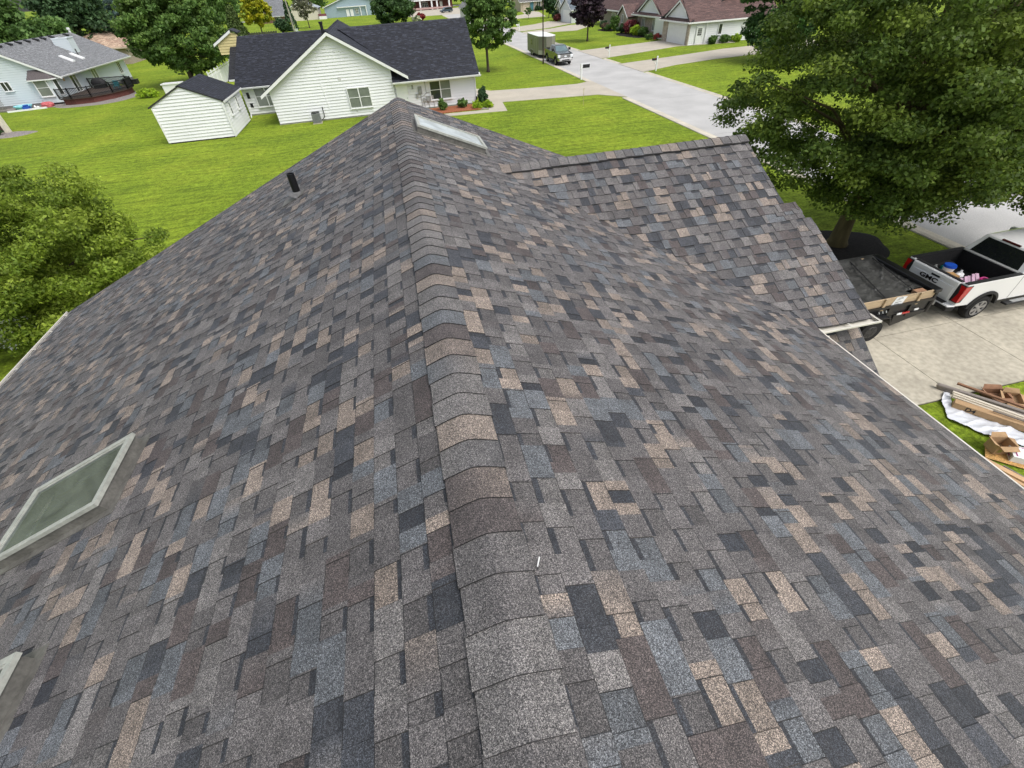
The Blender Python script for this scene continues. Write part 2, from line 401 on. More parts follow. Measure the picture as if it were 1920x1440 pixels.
kerb('kerb', 28.70, 29.23, 30, 57.6, 2); kerb('kerb', 28.70, 29.23, 65.4, 70.6, 2); kerb('kerb', 28.70, 29.23, 81, 116, 2); kerb('kerb', 28.70, 29.23, 130, 200, 2)
def slabs(name, xs, ys, z=.045, m=None):
    """poured concrete: one slab per joint field, gaps over dark soil"""
    mb = MB(); mb.box(xs[0]-.01, xs[-1]+.01, ys[0]-.01, ys[-1]+.01, -.05, .012); j = mb.build(name+' joints', M_JOINT); struct(j)
    mb = MB()
    for a, b in zip(xs[:-1], xs[1:]):
        for c, d in zip(ys[:-1], ys[1:]): mb.box(a+.009, b-.009, c+.009, d-.009, -.05, z)
    return struct(mb.build(name, m or M_CONC))
slabs('driveway', [5.9, 7.5, 10.4, 13.43, 16.5, 19.4, 21.45], [5.86, 8.62, 11.4])
def pave(name, pts, m=None, z=.03):
    mb = MB(); mb.ext([(p[0], p[1], -.05) for p in pts], (0, 0, z+.05)); return struct(mb.build(name, m or M_CONC2))
pave('neighbour driveway', [(8.3, 57.6), (9.0, 58.2), (10.2, 56.25), (14, 55.5), (19.6, 55.0), (21.6, 55.9), (21.6, 46.2), (19.5, 48.6), (10.13, 49.95), (9.75, 46.05), (1.0, 46.75), (1.0, 47.75), (8.3, 47.25)])
pave('driveway across', [(28.74, 71.0), (36, 73.2), (42.5, 75.5), (51, 73.8), (51, 75.1), (44.2, 75.4), (44.0, 83.6), (41.5, 83.0), (34, 81.6), (28.74, 80.6)])
pave('driveway across two', [(28.74, 57.9), (34, 60.3), (40, 61.6), (60, 63.0), (60, 69.5), (46, 69.0), (38, 67.0), (28.74, 65.1)])
pave('driveway far', [(28.9, 119), (36, 121.5), (43.4, 127.5), (43.4, 135.5), (41, 138.6), (36, 133.5), (28.9, 129.5)])
pave('driveway far two', [(28.9, 113.0), (39, 110.8), (45, 118.3), (45, 123.4), (42, 123.8), (36, 119.4), (28.9, 117.2)])
pave('driveway farthest', [(28.7, 150), (37.9, 156.2), (45.6, 156.1), (49.5, 177), (49, 182.2), (45.6, 184), (43.5, 172), (36, 163), (28.7, 165)])
pave('far forecourt', [(6, 206), (30, 200), (34, 245), (10, 245)])
pave('cross street', [(-60, 262), (90, 262), (90, 272), (-60, 272)], M_ROAD, .01)
# black mulch under the big tree, chips by the white house, gravel rim by the grey house
def patch(name, c, rx, ry, h, m, n=60, wob=.08):
    mb = MB(); rings = []
    for k, f in enumerate((1, .85, .5, .05)):
        rings.append([(c[0]+rx*f*math.cos(2*math.pi*j/n)*(1+wob*math.sin(6*math.pi*j/n)*.6+wob*.4*math.sin(14*math.pi*j/n)), c[1]+ry*f*math.sin(2*math.pi*j/n)*(1+wob*.6*math.sin(10*math.pi*j/n)), (-.02, h*.6, h, h*1.1)[k]) for j in range(n)])
    mb.loft(rings); o = mb.build(name, m); return struct(o)
M_MULCH = mat('black mulch', (.017, .014, .012), .95, .5, 14, bump=1, bscale=40)
patch('mulch bed', (16.9, 14.3), 2.3, 1.7, .10, M_MULCH)
M_CHIP = mat('red bark chips', (.30, .105, .05), .95, .45, 12, n2=.5, scale2=45, bump=1, bscale=50)
mb = MB(); mb.box(1.9, 7.7, 47.8, 50.35, -.02, .07); struct(mb.build('bark chip bed', M_CHIP))
M_GRAV = mat('gravel', (.24, .215, .20), .95, .35, 9, n2=.5, scale2=30, bump=1, bscale=30)

# ================================================================ OUR HOUSE
ZR, PM = 7.6, .42
XE_R, XE_L, Y0, Y1 = 4.65, -7.66, -6.0, 10.05
YC, ZC, PC = 6.87, 7.11, .48
HOLES = [(-1, 2.59, 3.60, 2.37, 3.06), (-1, 2.57, 3.58, .72, 1.41), (1, .17, 1.20, 7.62, 8.36)]
def hmain(x): return ZR-PM*abs(x)
def hcross(y): return ZC-PC*abs(y-YC)
def hs(x, y):
    a, b = hmain(x), hcross(y); return .5*(a+b+math.sqrt((a-b)**2+.045**2)) if x > .3 else a
OWN = thing('house', 'house underfoot with a multicoloured grey, tan and brown shingle roof', 'house', (-1.5, 2, 0))
PAL = {'grey': (.114, .107, .106), 'lgrey': (.150, .142, .138), 'tan': (.222, .184, .155), 'brown': (.074, .061, .059), 'blue': (.108, .117, .128), 'navy': (.042, .046, .055), 'mix': (.098, .092, .092)}
WT = [('grey', .28), ('mix', .17), ('lgrey', .10), ('tan', .135), ('brown', .095), ('blue', .12), ('navy', .10)]
LASTC = ['']
def pickc():
    r = rnd()*sum(w for _, w in WT)
    for k, w in WT:
        r -= w
        if r <= 0: break
    if k == LASTC[0] and k in ('tan', 'blue', 'navy', 'brown'): k = random.choice(('grey', 'mix', 'lgrey', 'grey'))
    LASTC[0] = k; c = PAL[k]; j = uni(.86, 1.14); return (c[0]*j, c[1]*j, c[2]*j)
BUTT_SHADE = (.012, .012, .013); SLOT = (.026, .029, .036)
def shingles(mb, P, e, lim, nrows, i0=0, hole=None, lw=.0036, sk=.15):
    """laminated shingles. P(u, v, h) is the roof; lim(va, vb) gives (top left, top right, bottom left, bottom right) limits of u for a course"""
    for i in range(i0, nrows):
        va, vb = i*e, (i+1)*e
        for LT, RT, LB, RB in lim(va, vb):
            a0, b0 = min(LT, LB), max(RT, RB)
            if b0-a0 < .01: continue
            def q(u0, u1, hT, hB, c, g0=0., g1=0., f0=0., f1=1.):
                if hole and hole((u0+u1)/2, (va+vb)/2): return None
                t0, t1 = min(max(u0, LT), RT), min(max(u1, LT), RT); s0, s1 = min(max(u0+g0, LB), RB), min(max(u1-g1, LB), RB)
                if t1-t0 < 1e-4 and s1-s0 < 1e-4: return None
                mb.col = c; w1 = vb+wob
                if f0 > 0 or f1 < 1:
                    L_ = lambda a, b, f: a+(b-a)*f
                    mb.poly([P(L_(t0, s0, f0), L_(va, w1, f0), L_(hT, hB, f0)), P(L_(t1, s1, f0), L_(va, w1, f0), L_(hT, hB, f0)), P(L_(t1, s1, f1), L_(va, w1, f1), L_(hT, hB, f1)), P(L_(t0, s0, f1), L_(va, w1, f1), L_(hT, hB, f1))])
                    if f1 < 1: return
                else: mb.poly([P(t0, va, hT), P(t1, va, hT), P(s1, w1, hB), P(s0, w1, hB)])
                mb.col = BUTT_SHADE; mb.poly([P(s0, w1, hB), P(s1, w1, hB), P(s1, w1+lw, .0062), P(s0, w1+lw, .0062)]); mb.poly([P(s0, w1+lw, .0062), P(s1, w1+lw, .0062), P(s1, w1+lw+.001, -.003), P(s0, w1+lw+.001, -.003)])  # black strip along the butt: asphalt edge with its shadow line painted in
                return t0, t1, s0, s1, w1
            u = a0-uni(0, .3); seg_end = u; c = pickc(); off = uni(-.0012, .0012); wob = 0.
            while u < b0:
                wt = random.choice((uni(.07, .13), uni(.10, .20), uni(.16, .26)))
                wob = off+uni(-.0006, .0006)
                if u >= seg_end: c = pickc(); seg_end = u+uni(.05, .24)
                hl = .0095+uni(0, .001)
                cuts = [u, u+wt]
                if seg_end < u+wt-.03: cuts = [u, seg_end, u+wt]
                for k in range(len(cuts)-1):
                    if k: c = pickc(); seg_end = cuts[k]+uni(.07, .24)
                    if rnd() < .12:
                        e_ = pickc(); k_ = uni(.4, .9); e_ = tuple(x*(1-k_)+y*k_ for x, y in zip(c, e_)); r = q(cuts[k], cuts[k+1], .005, hl, (c, e_, e_, c) if rnd() < .5 else (e_, c, c, e_))
                    else: r = q(cuts[k], cuts[k+1], .005, hl, c)
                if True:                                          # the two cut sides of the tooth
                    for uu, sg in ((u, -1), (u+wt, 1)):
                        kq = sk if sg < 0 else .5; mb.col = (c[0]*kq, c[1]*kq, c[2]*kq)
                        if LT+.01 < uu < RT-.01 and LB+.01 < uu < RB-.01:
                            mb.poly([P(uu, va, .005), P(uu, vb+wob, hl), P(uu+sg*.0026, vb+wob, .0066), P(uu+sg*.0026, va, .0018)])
                u += wt
                # the gap to the next tooth: a narrow dark slot or a wider stretch of the under layer
                if rnd() < .10:
                    g = uni(.05, .12); k = uni(.8, 1.25); q(u, u+g, .0005, .0055, (SLOT[0]*k, SLOT[1]*k, SLOT[2]*k))
                else:
                    g = uni(.07, .17); s = .0
                    if u >= seg_end-.02: c = pickc(); seg_end = u+uni(.08, .24)
                    
                    k = uni(.74, .98); fb = random.choice((0, uni(.17, .24), uni(.2, .28), uni(.22, .30), uni(.2, .26))); q(u+s, u+g, .0015, .0062, (c[0]*k, c[1]*k, c[2]*k), f0=fb)
                    if fb: k = uni(.85, 1.3); q(u+s, u+g, .0015, .0062, (SLOT[0]*k, SLOT[1]*k, SLOT[2]*k), f1=fb)
                u += g
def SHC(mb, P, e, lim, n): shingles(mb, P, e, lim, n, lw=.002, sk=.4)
M_SHING = granule_mat('shingle granules', 400., .92)
CS = 1/math.sqrt(1+PM*PM); CC = 1/math.sqrt(1+PC*PC); EXP = .131; EXC = .158
# left slope
mb = MB()
Pl = lambda u, v, h: (-v*CS-h*PM*CS, u, ZR-PM*v*CS+h*CS)
nl = int(abs(XE_L)/CS/EXP)+1
def hole_at(s):
    return lambda u, v: any(h[0] == s and h[1]+.05 < v*CS < h[2]-.05 and h[3]+.03 < u < h[4]-.03 for h in HOLES)
shingles(mb, Pl, EXP, lambda a, b: [(Y0, Y1, Y0, Y1)], nl, hole=hole_at(-1))
mb.build('roof_slope', M_SHING, OWN, attr=True)
# right slope, cut along both valleys of the cross gable
mb = MB()
def Pr(u, v, h):
    x = v*CS; return (x+h*.3, u, hs(x, u)+h)
def yv(x, s, ex=.0): return YC+s*max(0., (x-1.167)/1.143-ex)
def lim_r(a, b):
    xa, xb = a*CS, b*CS
    if xb < 1.1: return [(Y0, Y1, Y0, Y1)]
    out = [(Y0, yv(xa, -1, .06), Y0, yv(xb, -1, .06))]; out.append((yv(xa, 1, .06), Y1, yv(xb, 1, .06), Y1)); return out
nr = int(XE_R/CS/EXP)+1
shingles(mb, Pr, EXP, lim_r, nr, hole=hole_at(1))
mb.build('roof_slope', M_SHING, OWN, attr=True)
# cross gable, near slope; three gables nested at the street end
def rake(y): return 5.27 if y > 5.62 else (5.46 if y > 5.24 else 5.56)
mb = MB()
def Pc(u, v, h): y = YC-v*CC; return (u, y-h*.4, hs(u, y)+h*1.3+.004)
YE = 3.80
nc_ = int((YC-YE)/CC/EXC)+1
SHC(mb, Pc, EXC, lambda a, b: [(1.167+1.143*a*CC-.03, rake(YC-(a+b)/2*CC), 1.167+1.143*b*CC-.03, rake(YC-(a+b)/2*CC))], nc_)
mb.build('roof_slope', M_SHING, OWN, attr=True)
mb = MB()                                                        # far slope
Pf = lambda u, v, h: (u, YC+v*CC+h*.3, hs(u, YC+v*CC)+h+.004)
SHC(mb, Pf, EXC, lambda a, b: [(1.167+1.143*a*CC-.03, 5.27, 1.167+1.143*b*CC-.03, 5.27)], 20)
for ya, yb, x0, x1, zt in ((5.48, 6.05, 5.0, 5.46, hcross(5.48)), (5.20, 5.6, 5.2, 5.56, hcross(5.20))):
    Pg = lambda u, v, h: (u, ya+v*CC+h*.3, zt-.62*v*CC+h-.02); SHC(mb, Pg, EXP, lambda a, b: [(x0, x1, x0, x1)], 4)
mb.build('roof_slope', M_SHING, OWN, attr=True)
# lower roof beyond the short gutter
mb = MB()
XLOW = 5.62; hlow = lambda y: 4.9+.67*(y-3.2); CL = 1/math.sqrt(1+.67**2)
Pw = lambda u, v, h: (u, 4.15-v*CL-h*.4, hlow(4.15-v*CL)+h)
SHC(mb, Pw, EXC, lambda a, b: [(3.4, XLOW, 3.4, XLOW)], 20)
mb.build('lower_roof', M_SHING, OWN, attr=True)
# decking, soffit and rakes under the shingles
M_CREAM = mat('cream aluminium', (.66, .63, .55), .45, .06, 3, spec=.5)
M_WALLO = mat('pale siding', (.55, .53, .47), .6, .05, 2)
mb = MB()
def slab(mb, pts, t=.17): mb.ext([(p[0], p[1], p[2]-t) for p in pts], (0, 0, t-.01))
def deck(s, xa, xb, ya, yb): slab(mb, [(s*xa, ya, hmain(xa)), (s*xa, yb, hmain(xa)), (s*xb, yb, hmain(xb)), (s*xb, ya, hmain(xb))])
for ya, yb, hx in ((Y0, .72, None), (.72, 1.41, HOLES[1]), (1.41, 2.37, None), (2.37, 3.06, HOLES[0]), (3.06, Y1-.01, None)):
    if hx: deck(-1, 0, hx[1], ya, yb); deck(-1, hx[2], -XE_L, ya, yb)
    else: deck(-1, 0, -XE_L, ya, yb)
slab(mb, [(0, Y0, ZR), (XE_R, Y0, hmain(XE_R)), (XE_R, yv(XE_R, -1), hmain(XE_R)), (1.167, YC, hmain(1.167)), (0, YC, ZR)])
slab(mb, [(0, YC, ZR), (1.167, YC, hmain(1.167)), (XE_R, yv(XE_R, 1), hmain(XE_R)), (XE_R, 7.62, hmain(XE_R)), (0, 7.62, ZR)] if False else [(0, YC, ZR), (1.167, YC, hmain(1.167)), (1.82, 7.62, hmain(1.82)), (0, 7.62, ZR)])
deck(1, 0, .17, 7.62, 8.36); deck(1, 1.20, 2.45, 8.0, 8.36); deck(1, 1.20, 1.85, 7.62, 8.0); deck(1, 0, 2.6, 8.36, Y1-.01); deck(1, 2.6, XE_R, 8.5, Y1-.01)
slab(mb, [(1.167, YC, ZC), (5.26, YC, ZC), (5.26, 5.4, hcross(5.4)), (5.45, 5.4, hcross(5.4)), (5.45, 5.2, hcross(5.2)), (5.55, 5.2, hcross(5.2)), (5.55, YE, hcross(YE)), (4.69, YE, hcross(YE))])
slab(mb, [(1.167, YC, ZC), (4.69, 9.94, hcross(9.94)), (5.26, 9.94, hcross(9.94)), (5.26, YC, ZC)])
slab(mb, [(3.4, 4.15, hlow(4.15)), (XLOW-.01, 4.15, hlow(4.15)), (XLOW-.01, 1.4, hlow(1.4)), (3.4, 1.4, hlow(1.4))])
mb.build('soffit', M_CREAM, OWN)
mb = MB()                                                        # walls
def wall(mb, pts, d): mb.ext(pts, d)
for yw in (Y0+.4, Y1-.5): mb.ext([(XE_L+.45, yw, 0), (4.2, yw, 0), (4.2, yw, hmain(4.2)-.2), (0, yw, ZR-.2), (XE_L+.45, yw, hmain(XE_L+.45)-.2)], (0, .1, 0))
mb.box(XE_L+.45, XE_L+.55, Y0+.5, Y1-.5, 0, hmain(XE_L+.5)-.2); mb.box(4.1, 4.2, Y0+.5, Y1-.5, 0, hmain(4.2)-.2)
mb.ext([(4.21, 4.2, 0), (4.21, 9.5, 0), (4.21, 9.5, hcross(9.5)-.2), (4.21, YC, ZC-.2), (4.21, 4.2, hcross(4.2)-.2)], (.8, 0, 0))
mb.ext([(4.21, 1.9, 0), (4.21, 4.19, 0), (4.21, 4.19, 5.3), (4.21, 1.9, 3.8)], (1.0, 0, 0))
mb.build('wall', M_WALLO, OWN)
# ridge caps: bent shingles, each lapping the next towards the viewer
def caps(mb, org, ax, side, n, e, slope, half, lift=.010, flip=False):
    """org: first butt on the ridge; ax: direction away from the butt; side: horizontal unit across"""
    K = 9
    for i in range(n):
        kk = random.choice(('grey', 'lgrey', 'tan', 'tan', 'brown', 'lgrey', 'mix', 'grey', 'blue', 'lgrey', 'grey')); kj = uni(.92, 1.1)*.82; c = tuple(v*kj+.014 for v in PAL[kk]); c2 = tuple(x*.5+y*.5 for x, y in zip(c, pickc())) if rnd() < .35 else c; j0 = e*i+uni(-.003, .003); sk = uni(-.006, .006); hw = half+uni(-.006, .006)
        def pt(a, d, h):
            s = d/ K; dd = hw*(2*d/(K-1)-1); z = org[2]-slope*(math.sqrt(dd*dd+.026**2)-.026)+h
            return (org[0]+ax[0]*(a+sk*dd*4)+side[0]*dd, org[1]+ax[1]*(a+sk*dd*4)+side[1]*dd, z)
        for d in range(K-1):
            f_ = d/(K-1); f2_ = (d+1)/(K-1); ca = tuple(x*(1-f_)+y*f_ for x, y in zip(c, c2)); cb = tuple(x*(1-f2_)+y*f2_ for x, y in zip(c, c2)); mb.col = (ca, cb, cb, ca)
            mb.poly([pt(j0, d, lift+.007), pt(j0, d+1, lift+.007), pt(j0+e+.01, d+1, lift), pt(j0+e+.01, d, lift)])
            mb.col = BUTT_SHADE; mb.poly([pt(j0, d, lift+.007), pt(j0, d+1, lift+.007), pt(j0-.0015, d+1, lift-.001), pt(j0-.0015, d, lift-.001)])
        mb.col = BUTT_SHADE
        for d, s in ((0, -1), (K-1, 1)):
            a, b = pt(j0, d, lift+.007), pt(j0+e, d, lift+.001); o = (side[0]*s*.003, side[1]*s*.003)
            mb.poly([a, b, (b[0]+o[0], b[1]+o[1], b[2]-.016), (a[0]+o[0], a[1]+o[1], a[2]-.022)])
mb = MB(); caps(mb, (0, Y0, ZR), (0, 1, 0), (1, 0, 0), 98, .164, PM, .142); mb.build('ridge_cap', M_SHING, OWN, attr=True)
mb = MB(); caps(mb, (.98, YC, ZC+.0), (1, 0, 0), (0, 1, 0), 29, .148, PC, .155, .03)
mb.build('ridge_cap', M_SHING, OWN, attr=True); mb = MB(); caps(mb, (5.05, 5.49, hcross(5.49)+.0), (1, 0, 0), (0, 1, 0), 3, .14, .5, .10, .004); mb.build('ridge_cap', M_SHING, OWN, attr=True); mb = MB(); caps(mb, (5.26, 5.21, hcross(5.21)), (1, 0, 0), (0, 1, 0), 2, .15, .5, .11, .004)
mb.build('ridge_cap', M_SHING, OWN, attr=True)
mb = MB(); mb.tube([(5.2, YC-.03, ZC+.012), (5.2, YC-.03, ZC+.034)], .012, 8); mb.build('nail_head', mat('bright metal', (.8, .8, .8), .3, metal=.6), OWN)
# gutters
def gutter(mb, p, q, out, w=.12, h=.10):
    """open trough from p to q, hanging outwards along out"""
    o = Vector(out); P_ = lambda b, x, z: tuple(Vector(b)+o*x+Vector((0, 0, z)))
    prof = [(0, 0), (0, -h), (w*.75, -h), (w*.8, -h*.55), (w, -h*.4), (w, .0), (w-.016, .0), (w-.016, -h*.35), (w*.72, -h*.52), (w*.68, -h+.005), (.006, -h+.005), (.006, 0)]
    a = [P_(p, x, z) for x, z in prof]; b = [P_(q, x, z) for x, z in prof]; mb.loft([a, b])
    d = (Vector(q)-Vector(p)); n = max(2, int(d.length/.6))
    for k in range(n+1):
        r = Vector(p)+d*(k/n)*.98+d*.01; mb.bar(P_(r, 0.003, -.006), P_(r, w-.004, -.006), .02, .004)
mb = MB(); zt = hmain(XE_R)+.015
gutter(mb, (XE_R-.005, Y0, zt-.03), (XE_R-.005, YE-.10, zt-.03), (1, 0, 0), .085); mb.build('gutter', M_CREAM, OWN)
mb = MB(); ze = hcross(YE)+.012
gutter(mb, (XE_R+.10, YE+.03, ze-.03), (5.62, YE+.03, ze-.03), (0, -1, 0), .19, .055); mb.ext([(5.62, YE+.03, ze-.03), (5.62, YE-.16, ze-.03), (5.62, YE-.13, ze-.085), (5.62, YE+.03, ze-.085)], (.004, 0, 0))
mb.build('gutter', M_CREAM, OWN)
mb = MB(); zt = hmain(XE_L)+.015
gutter(mb, (XE_L-.004, Y0, zt-.01), (XE_L-.004, Y1, zt-.01), (-1, 0, 0), .10); mb.build('gutter', M_CREAM, OWN)
mb = MB(); mb.bar((4.83, YE-.14, ze-.12), (4.83, YE-.36, ze-.34), .07, .05); mb.bar((4.83, YE-.36, ze-.34), (4.83, YE-.40, ze-.5), .07, .05); mb.build('downspout', M_CREAM, OWN)
# drip edge along the rakes
M_DRIP = mat('drip edge', (.10, .095, .09), .5, .1, 4)
mb = MB()
for s, xe in ((-1, XE_L), (1, XE_R)): mb = MB(); mb.bar((0, Y1+.004, ZR-.055), (xe, Y1+.004, hmain(xe)-.055), .012, .12); mb.build('rake_trim', M_DRIP, OWN)
mb = MB(); mb.bar((5.275, YC, ZC-.05), (5.275, 5.45, hcross(5.45)-.05), .012, .09); mb.build('rake_trim', M_DRIP, OWN); mb = MB(); mb.bar((5.565, 5.2, hcross(5.2)-.05), (5.565, YE, hcross(YE)-.05), .012, .09); mb.build('rake_trim', M_DRIP, OWN); mb = MB()
mb.bar((XLOW+.004, 4.15, hlow(4.15)-.05), (XLOW+.004, 1.4, hlow(1.4)-.05), .012, .09)
mb.build('rake_trim', M_DRIP, OWN)
# skylights: raised kerb, grey frame, pane, flashing
M_SKYF = mat('skylight frame', (.35, .36, .32), .5, .14, 5, spec=.5, n2=.15, scale2=30)
M_FLASH = mat('flashing', (.15, .145, .13), .55, .25, 6, metal=.2, n2=.2, scale2=40)
def glass_mat(name, col, rough=.04):
    m = mat(name, col, rough, .12, 3, spec=.6, n2=.12, scale2=12); return m
def skylight(s, xa, xb, ya, yb, shaft, floor):
    def P(x, y, h): return (s*(x)+s*h*PM*CS, y, ZR-PM*x+h*CS)
    def ringbox(mb, x0, x1, y0, y1, w, h0, h1):
        for (a, b, c, d) in ((x0, x1, y0, y0+w), (x0, x1, y1-w, y1), (x0, x0+w, y0+w, y1-w), (x1-w, x1, y0+w, y1-w)):
            base = [P(a, c, h0), P(b, c, h0), P(b, d, h0), P(a, d, h0)]; top = [P(a, c, h1), P(b, c, h1), P(b, d, h1), P(a, d, h1)]; mb.loft([base, top])
    f = MB(); ringbox(f, xa, xb, ya, yb, .042, .085, .115); ringbox(f, xa+.03, xb-.03, ya+.03, yb-.03, .024, .08, .104)
    o = f.build('skylight', M_SKYF, OWN)
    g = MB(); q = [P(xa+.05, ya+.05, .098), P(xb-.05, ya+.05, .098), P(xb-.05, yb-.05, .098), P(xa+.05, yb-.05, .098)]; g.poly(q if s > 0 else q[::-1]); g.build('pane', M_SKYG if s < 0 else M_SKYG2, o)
    a, b, c, d = xa+.04, xb-.04, ya+.04, yb-.04; w_ = MB(); q = [(a, c), (b, c), (b, d), (a, d)]
    for k in range(4): (x0, y0), (x1, y1) = q[k], q[(k+1) % 4]; w_.poly([P(x0, y0, .085), P(x1, y1, .085), P(x1, y1, -.62), P(x0, y0, -.62)])
    w_.build('light_shaft', shaft, o); w_ = MB(); w_.poly([P(x, y, -.62) for x, y in q]); w_.build('blind', floor, o)
    k = MB(); ringbox(k, xa+.012, xb-.012, ya+.012, yb-.012, .03, -.02, .086)
    ringbox(k, xa-.05, xb+.09, ya-.045, yb+.045, .062, -.02, .014); k.build('flashing', M_FLASH, o)
    return o
# the room below, seen dimly through the old double panes
def sky_glass(name, tint, refl):
    m = bpy.data.materials.new(name); m.use_nodes = True; t = m.node_tree; p = t.nodes['Principled BSDF']; L = t.links.new; N = t.nodes.new
    p.inputs['Roughness'].default_value = .08; p.inputs['Specular IOR Level'].default_value = refl
    tc = N('ShaderNodeTexCoord'); n = N('ShaderNodeTexNoise'); n.inputs['Scale'].default_value = 3.2; n.inputs['Detail'].default_value = 6; n.inputs['Distortion'].default_value = 1.5; L(tc.outputs['Object'], n.inputs['Vector'])
    r = N('ShaderNodeValToRGB'); e = r.color_ramp.elements; e[0].position = .42; e[0].color = (*tint, 1); e[1].position = .72; e[1].color = (tint[0]*1.5+.03, tint[1]*1.45+.03, tint[2]*1.4+.03, 1)
    L(n.outputs['Fac'], r.inputs[0]); L(r.outputs[0], p.inputs['Base Color'])
    r2 = N('ShaderNodeMapRange'); r2.inputs['From Min'].default_value = .5; r2.inputs['From Max'].default_value = .8; r2.inputs['To Min'].default_value = .05; r2.inputs['To Max'].default_value = .4; L(n.outputs['Fac'], r2.inputs[0]); L(r2.outputs[0], p.inputs['Roughness'])
    return m
def dust_reflection_glass(name='skylight glass', lo=.03, hi=.22, base=(.34, .38, .35)):
    m = bpy.data.materials.new(name); m.use_nodes = True; t = m.node_tree; p = t.nodes['Principled BSDF']; L = t.links.new; N = t.nodes.new
    p.inputs['Base Color'].default_value = (*base, 1); p.inputs['Roughness'].default_value = .06; p.inputs['Specular IOR Level'].default_value = .6
    tr = N('ShaderNodeBsdfTransparent'); tr.inputs[0].default_value = (.86, .93, .89, 1); mx = N('ShaderNodeMixShader')
    tc = N('ShaderNodeTexCoord'); n = N('ShaderNodeTexNoise'); n.inputs['Scale'].default_value = 2.6; n.inputs['Detail'].default_value = 7; n.inputs['Distortion'].default_value = 1.2; L(tc.outputs['Object'], n.inputs['Vector'])
    r = N('ShaderNodeMapRange'); r.inputs['From Min'].default_value = .35; r.inputs['From Max'].default_value = .75; r.inputs['To Min'].default_value = lo; r.inputs['To Max'].default_value = hi; L(n.outputs['Fac'], r.inputs[0])
    fr = N('ShaderNodeFresnel'); fr.inputs[0].default_value = 1.5; ad = N('ShaderNodeMath'); ad.operation = 'ADD'; ad.use_clamp = True; L(r.outputs[0], ad.inputs[0]); L(fr.outputs[0], ad.inputs[1])
    L(ad.outputs[0], mx.inputs[0]); L(tr.outputs[0], mx.inputs[1]); L(p.outputs[0], mx.inputs[2]); L(mx.outputs[0], t.nodes['Material Output'].inputs['Surface']); return m
M_SKYG = dust_reflection_glass(); M_SKYG2 = dust_reflection_glass('sky-reflection skylight glass', .25, .6, (.62, .68, .69))  # second glass: its pale colour paints the bright sky reflection of the far pane
M_SHAFT = mat('shaft wood', (.12, .10, .065), .8, .2, 3); M_BLIND = mat('shaft plaster', (.55, .66, .60), .8, .15, 2.5); M_SHAFTW = mat('shaft white', (.80, .83, .83), .8, .06, 3)  # white shaft and floor: far skylight only, whitened to help the painted sky reflection
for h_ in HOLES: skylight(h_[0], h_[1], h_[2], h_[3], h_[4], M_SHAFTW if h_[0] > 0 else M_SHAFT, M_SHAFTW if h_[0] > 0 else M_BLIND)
mb = MB(); zz = ZR-PM*.17
for a, b, w_ in (((.158, .735), (.176, .772), .005),): mb.bar((a[0], a[1], ZR-PM*a[0]+.032), (b[0], b[1], ZR-PM*b[0]+.032), w_, .004)
mb.build('white_scuff', mat('white scuff', (.6, .6, .58), .8), OWN)
# vent pipe with its boot
vx, vy = -1.78, 7.61; vz = ZR-PM*1.78
mb = MB(); n = 16
for r0, r1, z0, z1 in ((.056, .056, -.1, .33),):
    mb.tube([(vx, vy, vz+z0), (vx, vy, vz+z1)], [r0, r1], n, False); mb.tube([(vx, vy, vz+z1), (vx, vy, vz+z1-.2)], [.046, .046], n, False)
    mb.loft([[(vx+r*math.cos(2*math.pi*j/n), vy+r*math.sin(2*math.pi*j/n), vz+z1) for j in range(n)] for r in (.056, .046)], cap=False)
pv = mb.build('vent_pipe', mat('black pipe', (.006, .006, .007), .5), OWN, smooth=False)
mb = MB(); mb.loft([[(vx+r*math.cos(2*math.pi*j/n), vy+r*math.sin(2*math.pi*j/n), vz+z-(PM*-r*math.cos(2*math.pi*j/n)*-1 if tl else 0)) for j in range(n)] for r, z, tl in ((.15, .012, 1), (.09, .035, 1), (.062, .075, 0))])
mb.build('flashing_boot', mat('grey rubber', (.12, .12, .12), .6, .2, 20), pv)
mb = MB(); d = .2
mb.poly([(vx-d*1.3, vy-d*.7, vz-PM*d*1.3+.018), (vx+.1, vy-d*.7, vz+PM*.1+.018), (vx+.1, vy+d*.7, vz+PM*.1+.018), (vx-d*1.3, vy+d*.7, vz-PM*d*1.3+.018)])
mb.build('flashing_plate', M_FLASH, pv)
